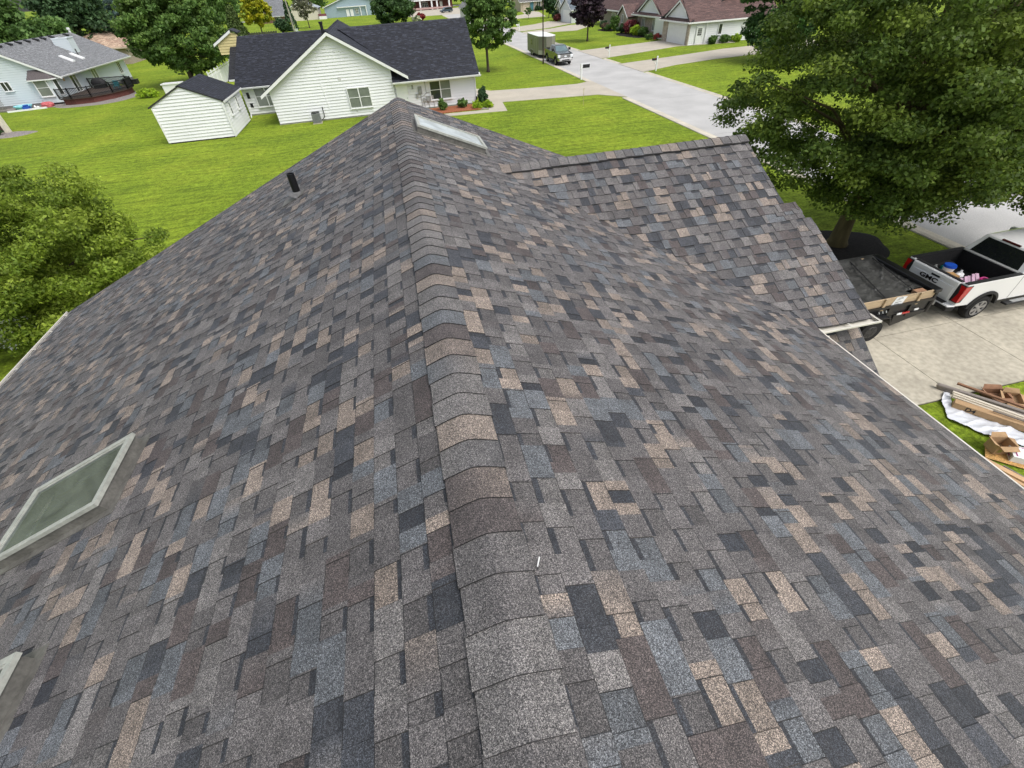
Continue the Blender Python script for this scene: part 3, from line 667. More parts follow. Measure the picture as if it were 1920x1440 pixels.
# ================================================================ BUILDINGS AROUND
M_WHITE = mat('white vinyl siding', (.77, .78, .79), .5, .03, .6, spec=.35)
M_TRIM = mat('white trim', (.78, .79, .79), .4, .03, 2, spec=.4)
M_ROOF = granule_mat('small shingle', 60., .35)
M_PANE = mat('window pane', (.17, .19, .17), .12, .25, .8, spec=.7)
M_PANED = mat('window pane dark', (.035, .042, .038), .1, .3, .9, spec=.7)
M_GREY = mat('grey metal', (.33, .34, .33), .5, .1, 5, metal=.2)
M_DARK = mat('dark metal', (.02, .02, .022), .5, .1, 5)
M_VPIPE = mat('vent black', (.015, .015, .017), .6)
BL = [(.013, .016, .026), (.017, .020, .032), (.011, .013, .020), (.016, .019, .029), (.034, .039, .056)]
def window(par, c, wd, ht, face='S', panes=2, sill=True, m=M_PANE, mull=True, frame=.07, depth=.14, name='window', ftrim=None):
    """c: centre of the sill line on the wall; face S (towards -Y), E (+X), W (-X)"""
    cx, cy, cz = c
    if face == 'S': Q = lambda u, o, z: (cx+u, cy-o, cz+z)
    elif face == 'E': Q = lambda u, o, z: (cx+o, cy+u, cz+z)
    else: Q = lambda u, o, z: (cx-o, cy-u, cz+z)
    def bx(mb, u0, u1, o0, o1, z0, z1):
        mb.loft([[Q(u0, o0, z0), Q(u1, o0, z0), Q(u1, o1, z0), Q(u0, o1, z0)], [Q(u0, o0, z1), Q(u1, o0, z1), Q(u1, o1, z1), Q(u0, o1, z1)]])
    f = MB(); h = wd/2
    bx(f, -h, -h+frame, 0, depth, 0, ht); bx(f, h-frame, h, 0, depth, 0, ht); bx(f, -h+frame, h-frame, 0, depth, 0, frame); bx(f, -h+frame, h-frame, 0, depth, ht-frame, ht)
    for k in range(1, panes): u = -h+wd*k/panes; bx(f, u-frame*.6, u+frame*.6, 0, depth, frame, ht-frame)
    if mull: bx(f, -h+frame, h-frame, 0, depth-.012, ht*.52-.02, ht*.52+.02)
    if sill: bx(f, -h-.03, h+.03, 0, depth+.03, -.05, 0)
    o = f.build(name, ftrim or M_TRIM, par)
    for k in range(panes):
        g = MB(); a, b = -h+wd*k/panes+frame*.6, -h+wd*(k+1)/panes-frame*.6; g.poly([Q(a, .092, frame), Q(b, .092, frame), Q(b, .092, ht-frame), Q(a, .092, ht-frame)])
        g.build('pane', m if not isinstance(m, (list, tuple)) else m[k % len(m)], o)
    return o
def door(par, c, wd, ht, face='S', m=None, glass=False):
    cx, cy, cz = c
    cx, cy = (cx, cy-.085) if face == 'S' else (cx-.085, cy)
    Q = (lambda u, o, z: (cx+u, cy-o, cz+z)) if face == 'S' else (lambda u, o, z: (cx-o, cy-u, cz+z))
    def bx(mb, u0, u1, o0, o1, z0, z1): mb.loft([[Q(u0, o0, z0), Q(u1, o0, z0), Q(u1, o1, z0), Q(u0, o1, z0)], [Q(u0, o0, z1), Q(u1, o0, z1), Q(u1, o1, z1), Q(u0, o1, z1)]])
    d = MB(); h = wd/2; bx(d, -h, h, 0, .035, 0, ht)
    for u0, u1 in ((-h+.12, -.04), (.04, h-.12)):
        bx(d, u0, u1, .03, .047, .2, ht*.42)
        if not glass: bx(d, u0, u1, .03, .047, ht*.5, ht-.15)
    o = d.build('door', m or M_TRIM, par)
    f = MB(); bx(f, -h-.08, -h, 0, .06, 0, ht+.08); bx(f, h, h+.08, 0, .06, 0, ht+.08); bx(f, -h, h, 0, .06, ht, ht+.08); f.build('door_frame', M_TRIM, o)
    k = MB(); p = Q(h-.08, .06, .95); k.blob(p, .035, 6, 4); k.build('handle', M_DARK, o)
    if glass:
        g = MB(); bx(g, -h+.16, h-.16, .034, .05, ht*.5, ht-.2); g.build('pane', M_PANED, o)
        f = MB(); 
        for u in (-.1, .1): bx(f, u-.012, u+.012, .05, .058, ht*.5, ht-.2)
        for z in (.62, .74, .84): bx(f, -h+.16, h-.16, .05, .057, ht*z-.012, ht*z+.012)
        f.build('muntins', M_TRIM, o)
    return o
def roof_quad(mb, a, b, c, d, cols, **k):
    """a-b: ridge end to end, d-c: eave below; planar quad"""
    a, b, c, d = map(Vector, (a, b, c, d)); ud = (b-a).normalized(); n = ud.cross(d-a).normalized(); vd = n.cross(ud)
    if vd.dot(d-a) < 0: vd = -vd
    P = [((p-a).dot(ud), (p-a).dot(vd)) for p in (a, b, c, d)]; tab_roof(mb, a, ud, vd, P, cols, **k)
def roof_poly(mb, pts, ud, cols, **k):
    a = Vector(pts[0]); ud = Vector(ud).normalized(); n = (Vector(pts[1])-a).cross(Vector(pts[2])-a).normalized(); vd = n.cross(ud).normalized()
    if vd.z > 0: vd = -vd
    tab_roof(mb, a, ud, vd, [((Vector(p)-a).dot(ud), (Vector(p)-a).dot(vd)) for p in pts], cols, **k)
def board(mb, p, q, h=.2, t=.03, n=(0, -1, 0)):
    p, q, n = Vector(p), Vector(q), Vector(n); mb.ext([p, q, q-Vector((0, 0, h)), p-Vector((0, 0, h))], n*t)

# ---------------------------------------------------------------- white house with the dark roof
WH = thing('house', 'white gabled house with dark navy roof across the lawn beyond the ridge', 'house', (-3, 56, 0))
GX, GZ, GS = -4.73, 6.46, .58
zl = lambda x: GZ-.17-GS*abs(x-GX)
GY = 50.45
mb = MB()
siding(mb, (0, GY, 0), (1, 0, 0), (0, -1, 0), [(-10.9, .12), (-.02, .12), (-.02, zl(-.02)), (GX, zl(GX)), (-10.9, zl(-10.9))], .17, .032)
siding(mb, (0, 50.72, 0), (1, 0, 0), (0, -1, 0), [(0, .12), (7.75, .12), (7.75, 2.42), (0, 2.42)], .17, .03)
siding(mb, (0, 56.5, 0), (1, 0, 0), (0, -1, 0), [(-14.7, .12), (-10.9, .12), (-10.9, 2.4), (-14.7, 2.4)], .17, .03)
mb.ext([(-10.89, GY+.02, 0), (-.03, GY+.02, 0), (-.03, GY+.02, zl(-.03)), (GX, GY+.02, zl(GX)), (-10.89, GY+.02, zl(-10.89))], (0, 16, 0))
mb.box(-.03, 7.74, 50.74, 61.5, 0, 2.42); mb.box(-14.69, -10.8, 56.52, 66, 0, 2.4)
mb.poly([(7.74, 50.74, 2.42), (7.74, 61.5, 2.42), (7.74, 56.1, 6.1)]); mb.poly([(-14.69, 56.5, 2.4), (-14.69, 72, 2.4), (-14.69, 64.2, 5.7)])
mb.build('wall', M_WHITE, WH)
for q in ((-10.97, -.0, GY-.02, GY+.03), (0, 7.76, 50.69, 50.76), (-14.72, -10.95, 56.47, 56.53)): mb = MB(); mb.box(*q, 0, .11); mb.build('foundation', mat('foundation', (.33, .32, .30), .9, .15, 3), WH)
mb = MB()
yb, yf = 67.5, 49.95
roof_quad(mb, (GX, yf, GZ), (GX, yb, GZ), (-11.6, yb, GZ-GS*6.87), (-11.6, yf, GZ-GS*6.87), BL)
roof_quad(mb, (GX, yf, GZ), (GX, yb, GZ), (1.5, yb, GZ-GS*6.23), (1.5, yf, GZ-GS*6.23), BL)
mb.build('roof', M_ROOF, WH, attr=True)
WE, WR, WS = (49.95, 2.44), (56.1, 6.3), (6.3-2.44)/(56.1-49.95)
mb = MB(); roof_poly(mb, [(8.1, WR[0], WR[1]), (-4.2, WR[0], WR[1]), (-.05, 52.0, 2.44+WS*2.05), (-.05, WE[0], WE[1]), (8.1, WE[0], WE[1])], (1, 0, 0), BL)
roof_quad(mb, (-4.2, WR[0], WR[1]), (8.1, WR[0], WR[1]), (8.1, 62.2, 2.44), (-4.2, 62.2, 2.44), BL); mb.build('roof', M_ROOF, WH, attr=True)
mb = MB(); LS = (5.85-2.42)/8.2
roof_poly(mb, [(-15.1, 64.2, 5.85), (-5.8, 64.2, 5.85), (-11.45, 56.0, 2.42), (-15.1, 56.0, 2.42)], (1, 0, 0), BL)
roof_quad(mb, (-15.1, 64.2, 5.85), (-5.8, 64.2, 5.85), (-5.8, 72.4, 2.42), (-15.1, 72.4, 2.42), BL); mb.build('roof', M_ROOF, WH, attr=True)
BLD = [(.020, .022, .028), (.025, .027, .034)]
mb = MB(); roof_quad(mb, (-16.35, 65.1, 5.0), (-15.12, 65.1, 5.0), (-15.12, 60.2, 2.66), (-16.5, 60.2, 2.66), BLD); mb.build('rear_roof', M_ROOF, WH, attr=True)
# ridge caps
mb = MB(); mb.col = BL[0]
def capline(mb, a, b, s=.5, wdt=.16):
    a, b = Vector(a), Vector(b); d = (b-a); n = int(d.length/.3); u = d.normalized(); sd_ = Vector((u.y, -u.x, 0))
    for k in range(n):
        c = random.choice(BL); mb.col = c; p = a+u*(k*.3); q = p+u*.31
        for sg in (1, -1):
            f = lambda r, h, o: tuple(r+sd_*sg*o+Vector((0, 0, h-s*o)))
            mb.poly([f(p, .055, 0), f(q, .045, 0), f(q, .045, wdt), f(p, .055, wdt)]); mb.poly([f(p, .055, wdt), f(q, .045, wdt), f(q, .0, wdt+.01), f(p, .0, wdt+.01)])
for q in (((GX, yf, GZ), (GX, yb, GZ), GS), ((-15.1, 64.2, 5.85), (-5.8, 64.2, 5.85), LS), ((-4.2, WR[0], WR[1]), (8.1, WR[0], WR[1]), WS)): mb = MB(); capline(mb, *q); mb.build('ridge_cap', M_ROOF, WH, attr=True)
# rake boards, fascia and gutters
mb = MB()
board(mb, (GX, yf, GZ-.03), (-11.62, yf, GZ-.03-GS*6.89), .24); mb.build('rake_board', M_TRIM, WH); mb = MB(); board(mb, (GX, yf, GZ-.03), (1.45, yf, GZ-.03-GS*6.18), .24)
mb.build('rake_board', M_TRIM, WH)
mb = MB(); gutter(mb, (-.05, WE[0]-.01, 2.45), (8.2, WE[0]-.01, 2.45), (0, -1, 0), .13, .13); mb.box(-.05, 8.1, WE[0], 50.7, 2.30, 2.33); mb.build('gutter', M_TRIM, WH)
mb = MB(); gutter(mb, (-15.15, 55.98, 2.43), (-11.35, 55.98, 2.43), (0, -1, 0), .13, .13); mb.box(-15.1, -10.9, 56.0, 56.48, 2.28, 2.31); mb.build('gutter', M_TRIM, WH)
mb = MB(); mb.bar((-16.42, 60.18, 2.62), (-15.1, 60.18, 2.62), .1, .16); mb.build('gutter', M_TRIM, WH)
mb = MB(); mb.box(8.02, 8.14, 49.9, 50.1, 2.28, 2.6); mb.build('eave_return', M_TRIM, WH)
mb = MB(); mb.box(7.66, 7.75, 50.60, 50.70, .2, 2.35); mb.build('downspout', M_TRIM, WH)
mb = MB(); mb.box(7.64, 7.77, 50.52, 50.69, .02, .62); mb.build('drain_boot', M_DARK, WH)
mb = MB(); mb.box(-14.66, -14.57, 56.38, 56.47, .1, 2.3); mb.bar((-14.62, 56.4, .1), (-14.4, 55.3, .03), .09); mb.build('downspout', M_TRIM, WH)
window(WH, (-3.25, GY-.03, .72), 2.05, 1.62, 'S', 2, m=(M_PANE, M_PANE))
window(WH, (4.3, 50.69, .68), 2.05, 1.55, 'S', 2, m=(M_PANED, M_PANE))
window(WH, (-12.55, 56.46, .66), 2.1, 1.7, 'S', 2)
door(WH, (.68, 50.69, .12), .92, 2.0)
mb = MB(); mb.box(1.62, 1.77, 50.58, 50.69, 1.72, 2.05); mb.build('wall_lamp', M_GREY, WH)
for x, z, wx, hz, r in ((2.35, 1.25, .36, .62, .13), (2.02, .98, .24, .34, 0), (2.62, .62, .24, .3, .1), (3.0, .55, .34, .52, .13), (3.36, .66, .34, .42, 0)):
    mb = MB(); mb.box(x-wx/2, x+wx/2, 50.56, 50.69, z, z+hz)
    if r: mb.tube([(x, 50.56, z+hz*.4), (x, 50.45, z+hz*.4)], r, 14)
    mb.build('utility_meter', M_GREY, WH)
for pts in ([(2.35, 50.62, 1.25), (2.38, 50.62, .1)], [(2.62, 50.62, .6), (2.62, 50.62, .1)], [(3.0, 50.62, .55), (3.08, 50.62, .1)], [(2.2, 50.62, 1.0), (2.7, 50.62, 1.12), (2.95, 50.62, 1.35), (3.3, 50.62, 1.35), (3.5, 50.62, 1.0), (3.52, 50.62, .1)], [(2.9, 50.62, 2.3), (2.93, 50.62, 1.3)]):
    mb = MB(); mb.tube(pts, .022, 6); mb.build('conduit', M_GREY, WH)
mb = MB(); mb.box(-4.55, -4.15, GY-.06, GY-.03, 5.0, 5.12); mb.box(-4.02, -3.9, GY-.08, GY-.03, 4.98, 5.1); mb.build('eave_vent', M_TRIM, WH)
mb = MB(); mb.box(-4.75, -4.5, GY-.08, GY-.03, 3.0, 3.22); mb.build('vent_hood', mat('pale grey plastic', (.6, .6, .58), .6), WH)
mb = MB(); mb.box(-3.85, -3.72, GY-.08, GY-.03, .42, .55); mb.build('outlet_box', MATS['pale grey plastic'], WH)
mb = MB(); mb.bar((-6.35, GY-.04, 2.95), (-6.2, GY-.04, .9), .05); mb.build('line_cover', M_TRIM, WH)
mb = MB(); mb.box(-14.35, -14.1, 56.42, 56.47, 1.45, 1.95); mb.build('wall_lamp', M_DARK, WH)
mb = MB(); mb.box(-14.35, -14.1, 56.42, 56.47, .7, 1.05); mb.build('meter_box', M_DARK, WH)
mb = MB(); mb.tube([(-5.62, 57, 5.6), (-5.62, 57, 6.75)], .14, 10); mb.tube([(-5.62, 57, 6.7), (-5.62, 57, 6.85)], .19, 10); mb.build('vent_stack', M_VPIPE, WH)
mb = MB(); mb.tube([(-8.6, 58.5, 3.3), (-8.6, 58.5, 4.35)], .06, 8); mb.build('vent_stack', M_VPIPE, WH)
M_YEL = mat('cream yellow siding', (.62, .53, .27), .6, .05, 2)
YH = thing('house', 'pale yellow gable end peeking out behind the white house', 'house', (-15.6, 66, 0))
mb = MB(); siding(mb, (0, 65.2, 0), (1, 0, 0), (0, -1, 0), [(-17.5, 4.4), (-15.2, 4.4), (-15.2, 6.02), (-15.85, 6.22), (-17.5, 5.28)], .16, .025); mb.box(-17.5, -15.2, 65.32, 66.5, 4.4, 4.9); mb.build('wall', M_YEL, YH)
mb = MB(); board(mb, (-15.75, 65.0, 6.42), (-17.85, 65.0, 5.35), .22); mb.build('rake_board', M_TRIM, YH)
mb = MB(); mb.col = BL[0]; mb.ext([(-15.75, 65.0, 6.5), (-17.85, 65.0, 5.4), (-17.85, 66.8, 5.4), (-15.75, 66.8, 6.5)], (0, 0, -.1)); mb.ext([(-15.75, 65.0, 6.5), (-15.1, 65, 6.2), (-15.1, 66.8, 6.2), (-15.75, 66.8, 6.5)], (0, 0, -.1)); mb.build('roof', M_ROOF, YH, attr=True)

# AC unit
AC = thing('air_conditioner', 'grey louvred air conditioner unit standing by the white gable wall', 'air conditioner', (-7.45, 49.55, 0))
mb = MB(); mb.box(-7.85, -7.05, 49.2, 49.95, .0, .07); mb.build('pad', M_CONC, AC)
mb = MB(); 
for k in range(9): z = .10+k*.08; mb.box(-7.8, -7.1, 49.23, 49.9, z, z+.05)
mb.box(-7.78, -7.12, 49.25, 49.88, .08, .84); mb.build('casing', mat('ac grey', (.20, .21, .21), .5, .1, 6), AC)
mb = MB(); mb.tube([(-7.45, 49.57, .83), (-7.45, 49.57, .90)], [.36, .33], 18); mb.build('fan_grille', M_DARK, AC)
mb = MB(); mb.tube([(-7.02, 49.8, .2), (-6.8, 50.2, .35), (-6.8, 50.38, 1.1)], .035, 6); mb.build('line_set', M_DARK, AC)

# ---------------------------------------------------------------- shed
SH = thing('shed', 'white lap-sided garden shed with dark shingle roof standing on the lawn', 'shed', (-17, 50.7, 0))
SX, SZ, SS = -16.93, 4.0, .44
mb = MB(); sl = lambda x: SZ-.06-SS*abs(x-SX)
siding(mb, (0, 47.62, 0), (1, 0, 0), (0, -1, 0), [(-19.55, .1), (-14.25, .1), (-14.25, sl(-14.25)), (SX, sl(SX)), (-19.55, sl(-19.55))], .2, .042)
siding(mb, (-14.25, 47.62, 0), (0, 1, 0), (1, 0, 0), [(0, .1), (6.3, .1), (6.3, 2.66), (0, 2.66)], .2, .042)
mb.ext([(-19.54, 47.64, 0), (-14.27, 47.64, 0), (-14.27, 47.64, sl(-14.27)), (SX, 47.64, sl(SX)), (-19.54, 47.64, sl(-19.54))], (0, 6.26, 0)); mb.build('wall', M_WHITE, SH)
mb = MB()
roof_quad(mb, (SX, 47.5, SZ), (SX, 54.1, SZ), (-14.02, 54.1, SZ-SS*2.91), (-14.02, 47.5, SZ-SS*2.91), BL, thick=.08)
roof_quad(mb, (SX, 47.5, SZ), (SX, 54.1, SZ), (-19.85, 54.1, SZ-SS*2.92), (-19.85, 47.5, SZ-SS*2.92), BL, thick=.08); capline(mb, (SX, 47.5, SZ), (SX, 54.1, SZ), SS); mb.build('roof', M_ROOF, SH, attr=True)
for q in ((-14.25, -14.12, 47.49, 47.62, .1, 2.6), (-19.62, -19.52, 47.49, 47.62, .1, 2.66)): mb = MB(); mb.box(*q); mb.build('corner_trim', M_TRIM, SH)
mb = MB(); mb.box(-14.04, -13.98, 47.5, 54.1, SZ-SS*2.91-.14, SZ-SS*2.91-.01); mb.build('fascia', M_TRIM, SH)
mb = MB(); mb.box(-19.5, -14.3, 47.58, 53.9, -.02, .1); mb.build('skid_base', mat('dark base', (.05, .045, .04), .9), SH)
for yy in (49.0, 51.6): window(SH, (-14.22, yy, 1.45), .6, .95, 'E', 1, m=M_PANE, frame=.05)

# ---------------------------------------------------------------- grey-roofed house at the left
GH = thing('house', 'pale blue-grey house with weathered grey roof and rear deck at left', 'house', (-46, 86, 0))
M_PALE = mat('pale blue siding', (.60, .66, .69), .5, .03, .7)
RX, RZ, RS, FY, BY = -46.1, 6.17, .53, 77.5, 98.6
mb = MB(); gl = lambda x: RZ-.15-RS*abs(x-RX)
siding(mb, (0, FY, 0), (1, 0, 0), (0, -1, 0), [(-52.4, .3), (-40.6, .3), (-40.6, gl(-40.6)), (RX, gl(RX)), (-52.4, gl(-52.4))], .2, .035)
siding(mb, (-40.6, FY, 0), (0, 1, 0), (1, 0, 0), [(0, .3), (20.1, .3), (20.1, 2.75), (0, 2.75)], .2, .03)
mb.ext([(-52.39, FY+.02, 0), (-40.62, FY+.02, 0), (-40.62, FY+.02, gl(-40.62)), (RX, FY+.02, gl(RX)), (-52.39, FY+.02, gl(-52.39))], (0, 20, 0)); mb.build('wall', M_PALE, GH)
mb = MB(); mb.box(-52.4, -40.55, FY-.03, 97.6, -.05, .3); mb.build('foundation', mat('grey block', (.22, .21, .21), .9, .2, 2), GH)
GRC = [(.27, .28, .29), (.25, .258, .27), (.29, .30, .31), (.23, .24, .25)]
mb = MB(); roof_quad(mb, (RX, FY-.4, RZ), (RX, BY, RZ), (-39.75, BY, RZ-RS*6.35), (-39.75, FY-.4, RZ-RS*6.35), GRC)
roof_quad(mb, (RX, FY-.4, RZ), (RX, BY, RZ), (-52.9, BY, RZ-RS*6.8), (-52.9, FY-.4, RZ-RS*6.8), GRC); mb.build('roof', M_ROOF, GH, attr=True)
mb = MB(); board(mb, (RX, FY-.42, RZ-.02), (-39.75, FY-.42, RZ-.02-RS*6.35), .26); mb.build('rake_board', M_TRIM, GH); mb = MB(); board(mb, (RX, FY-.42, RZ-.02), (-52.9, FY-.42, RZ-.02-RS*6.8), .26); mb.build('rake_board', M_TRIM, GH)
mb = MB(); gutter(mb, (-39.74, FY-.4, RZ-RS*6.35+.02), (-39.74, BY, RZ-RS*6.35+.02), (1, 0, 0), .13, .13); mb.box(-40.55, -39.75, FY-.38, BY, RZ-RS*6.35-.16, RZ-RS*6.35-.13); mb.build('gutter', M_TRIM, GH)
for yy in (79.6, 81.8, 83.8, 85.8, 87.9, 89.7, 91.9, 95.9):
    x = RX+.42; mb = MB(); z = RZ-RS*.42; mb.ext([(x-.25, yy-.22, z+.14), (x-.25, yy+.22, z+.14), (x+.35, yy+.22, z-.05), (x+.35, yy-.22, z-.05)], (0, 0, .16)); mb.build('roof_vent', M_DARK, GH)
mb = MB(); ch = [(-44.36, 5.98), (-42.46, 5.94), (-42.46, 4.1), (-44.36, 5.1)]
siding(mb, (0, 88.94, 0), (1, 0, 0), (0, -1, 0), [(-44.36, 5.1), (-42.46, 4.2), (-42.46, 5.9), (-44.36, 5.9)], .2, .03); mb.box(-44.36, -42.46, 88.96, 90.6, 3.6, 5.9); mb.box(-44.42, -42.4, 88.88, 90.66, 5.9, 6.0); mb.build('chimney', M_PALE, GH)
mb = MB(); mb.box(-43.7, -43.1, 89.4, 90.0, 6.0, 6.12); mb.build('chimney_cap', M_GREY, GH)
for xa, xb, ya in ((-42.45, -41.2, 84.45), (-42.45, -41.2, 87.3)):
    zz = lambda x: RZ-RS*(x-RX); mb = MB(); mb.loft([[(xa, ya, zz(xa)-.05), (xb, ya, zz(xb)-.05), (xb, ya+.8, zz(xb)-.05), (xa, ya+.8, zz(xa)-.05)], [(xa, ya, zz(xa)+.16), (xb, ya, zz(xb)+.16), (xb, ya+.8, zz(xb)+.16), (xa, ya+.8, zz(xa)+.16)]]); o = mb.build('skylight', M_TRIM, GH)
    mb = MB(); mb.poly([(xa+.1, ya+.08, zz(xa+.1)+.165), (xb-.1, ya+.08, zz(xb-.1)+.165), (xb-.1, ya+.72, zz(xb-.1)+.165), (xa+.1, ya+.72, zz(xa+.1)+.165)]); mb.build('pane', M_TRIM, o)
mb = MB(); mb.tube([(-41.9, 88.3, 4.0), (-41.9, 88.3, 4.75)], .07, 8); mb.build('vent_stack', M_VPIPE, GH)
mb = MB(); mb.tube([(-46.3, 98.9, .2), (-46.3, 98.9, 6.5)], .13, 10); mb.tube([(-46.3, 98.9, 6.5), (-46.3, 98.9, 6.75)], .22, 10); mb.build('flue', M_TRIM, GH)
window(GH, (-46.35, FY-.03, 1.75), 1.0, 1.0, 'S', 2, m=M_PANED, mull=False)
# angled bay under its own little roof
mb = MB(); mb.ext([(-43.45, FY, .25), (-43.1, FY-.62, .25), (-41.0, FY-.62, .25), (-40.62, FY-.02, .25)], (0, 0, 2.5)); o = mb.build('bay', M_PALE, GH)
window(GH, (-42.25, FY-.64, .95), 1.45, 1.75, 'S', 1, m=M_PANE)
mb = MB(); p0, p1 = Vector((-41.0, FY-.64, 0)), Vector((-40.58, FY-.0, 0)); nn = Vector((.84, -.54, 0)); f = MB()
a, b = p0.lerp(p1, .14), p0.lerp(p1, .86); f.ext([tuple(a+Vector((0, 0, .95))), tuple(b+Vector((0, 0, .95))), tuple(b+Vector((0, 0, 2.7))), tuple(a+Vector((0, 0, 2.7)))], nn*.05); o = f.build('window', M_TRIM, GH)
a, b = p0.lerp(p1, .24), p0.lerp(p1, .76); g = MB(); g.poly([tuple(v+nn*.055+Vector((0, 0, z))) for v, z in ((a, 1.05), (b, 1.05), (b, 2.6), (a, 2.6))]); g.build('pane', M_PANED, o)
mb = MB(); mb.col = (.10, .085, .088)
mb.loft([[(-43.9, FY, 2.72), (-43.35, FY-.95, 2.72), (-40.85, FY-.95, 2.72), (-40.3, FY, 2.72)], [(-43.2, FY, 3.62), (-43.0, FY-.12, 3.62), (-41.5, FY-.12, 3.62), (-41.3, FY, 3.62)]]); mb.build('bay_roof', M_ROOF, GH, attr=True)
mb = MB(); mb.ext([(-43.92, FY, 2.6), (-43.37, FY-.97, 2.6), (-40.83, FY-.97, 2.6), (-40.28, FY, 2.6)], (0, 0, .12)); mb.build('bay_fascia', M_TRIM, GH)
window(GH, (-40.57, 80.9, .75), 1.6, 1.9, 'E', 2, m=(M_PANED, M_PANE), mull=False, name='sliding_door'); window(GH, (-40.57, 86.7, .95), 1.5, 1.65, 'E', 2, m=M_PANE, mull=False); window(GH, (-40.57, 94.9, 1.05), 1.0, 1.5, 'E', 2, m=M_PANED, mull=False)
mb = MB(); mb.box(-40.56, -40.42, 78.6, 78.75, 2.2, 2.5); mb.build('wall_lamp', mat('amber lamp', (.6, .4, .2), .4), GH)
# deck: boards, brick skirt, black railing
DK = thing('deck', 'raised backyard deck with black railing and red brick skirt beside grey-roofed house', 'deck', (-37.5, 78, 0))
dp = [(-40.5, 75.4), (-39.0, 75.0), (-36.9, 75.3), (-35.2, 77.2), (-34.3, 79.6), (-34.4, 81.8), (-35.6, 83.2), (-40.5, 84.0)]
mb = MB(); mb.ext([(x, y, .62) for x, y in dp], (0, 0, .12)); mb.build('floor', mat('brown deck', (.075, .055, .045), .8, .2, 4), DK)
mb = MB(); cx, cy = -37.6, 79.2; mb.ext([(cx+(x-cx)*.94, cy+(y-cy)*.94, -.02) for x, y in dp], (0, 0, .64)); mb.build('skirt', mat('brick skirt', (.13, .05, .042), .9, .35, 14), DK)
mb = MB()
for (a, b) in zip(dp[:-1], dp[1:]):
    a, b = Vector((*a, 0)), Vector((*b, 0)); d = (b-a); L_ = d.length
    for z in (.92, 1.72): mb.bar(a+Vector((0, 0, z)), b+Vector((0, 0, z)), .10, .08)
    n = max(2, int(L_/.16))
    for k in range(n+1): p = a+d*(k/n); wdt = .11 if k in (0, n) else .05; mb.bar(p+Vector((0, 0, .7)), p+Vector((0, 0, 1.75 if k not in (0, n) else 1.82)), wdt)
mb.build('railing', M_DARK, DK)
GR = MB(); GR.blob((-38.6, 82.4, 1.3), (.95, .55, .62), 12, 8, .06); GR.box(-39.3, -37.9, 82.0, 82.8, .75, 1.2)
one(GR, 'grill', mat('black cover', (.012, .012, .013), .6), 'grill under a black cover on the deck', 'grill')
CH = MB(); tx = (-35.3, 79.2)
CH.box(tx[0]-.3, tx[0]+.3, tx[1]-.3, tx[1]+.3, 1.12, 1.18); CH.box(tx[0]-.3, tx[0]+.3, tx[1]+.24, tx[1]+.3, 1.18, 1.7)
for sx in (-.27, .27):
    for sy in (-.27, .27): CH.bar((tx[0]+sx, tx[1]+sy, .74), (tx[0]+sx, tx[1]+sy, 1.12), .05)
    CH.box(tx[0]+sx-.04, tx[0]+sx+.04, tx[1]-.3, tx[1]+.3, 1.36, 1.4)
one(CH, 'chair', mat('teal plastic', (.03, .22, .25), .5), 'teal chair behind the deck railing', 'chair')
mb = MB(); mb.box(-38.3, -37.3, 90.3, 91.2, 0, .55); mb.box(-38.35, -37.25, 90.25, 91.25, .5, .58); one(mb, 'bin', M_DARK, 'black box at the far corner of the grey-roofed house', 'box')
patch('gravel edging', (-37.6, 78.6), 5.4, 5.6, .05, M_GRAV)
mb = MB(); mb.box(-52, -40.2, 75.2, 77.3, -.02, .05); struct(mb.build('gravel strip', M_GRAV))
mb = MB(); mb.bar((-46.1, 74.2, .08), (-42.2, 75.0, .08), .16, .16); one(mb, 'bed_edging', M_TRIM, 'white timber edging along the gravel strip of the grey-roofed house', 'edging')
# playthings by the bed
mb = MB(); mb.tube([(-45.2, 76.0, .02), (-45.2, 76.0, .35)], [.75, .9], 16); mb.tube([(-45.2, 76, .3), (-45.2, 76, .4)], [.95, .95], 16); one(mb, 'paddling_pool', mat('turquoise plastic', (.25, .62, .68), .4), 'turquoise paddling pool by the grey-roofed house', 'paddling pool')
mb = MB(); mb.box(-44.6, -44.0, 74.6, 75.3, .02, .4); mb.box(-44.5, -44.1, 74.7, 75.2, .4, .55); one(mb, 'toy_box', mat('blue plastic', (.02, .09, .4), .4), 'blue plastic toy box next to the turquoise pool', 'toy', bevel=.05)
mb = MB(); mb.blob((-42.3, 75.7, .3), (.75, .45, .3), 12, 6, .1); mb.box(-42.9, -41.8, 75.3, 76.1, .02, .22); one(mb, 'ride_on_toy', mat('red plastic', (.5, .12, .13), .4), 'faded red ride-on toy beside the grey-roofed house wall', 'toy', bevel=.04)
for k, (x, y, h) in enumerate(((-43.6, 75.4, .35), (-43.2, 75.2, .28))):
    mb = MB(); mb.tube([(x, y, .02), (x, y, h*.6), (x, y, h)], [.12, .14, .05], 8); one(mb, 'toy_bottle', M_TRIM, ('taller' if k == 0 else 'shorter')+' white toy standing between the blue box and red toy', 'toy')
M_WOOD = mat('grey wood', (.24, .23, .215), .9, .25, 6)
FN = thing('fence', 'grey weathered wooden fence at the left edge before the pale house', 'fence', (-48.5, 74.5, 0))
a, b = Vector((-52.5, 77.2, 0)), Vector((-46.3, 74.6, 0)); n = 30
mb = MB()
for k in range(n+1): p = a.lerp(b, k/n); mb.bar(p, p+Vector((0, 0, 1.75+.05*(k % 2))), .15, .03, up=(1, .4, 0))
mb.build('boards', M_WOOD, FN); mb = MB()
for z in (.35, 1.45): mb.bar(a+Vector((0, .06, z)), b+Vector((0, .06, z)), .05, .09)
mb.build('rail', M_WOOD, FN)
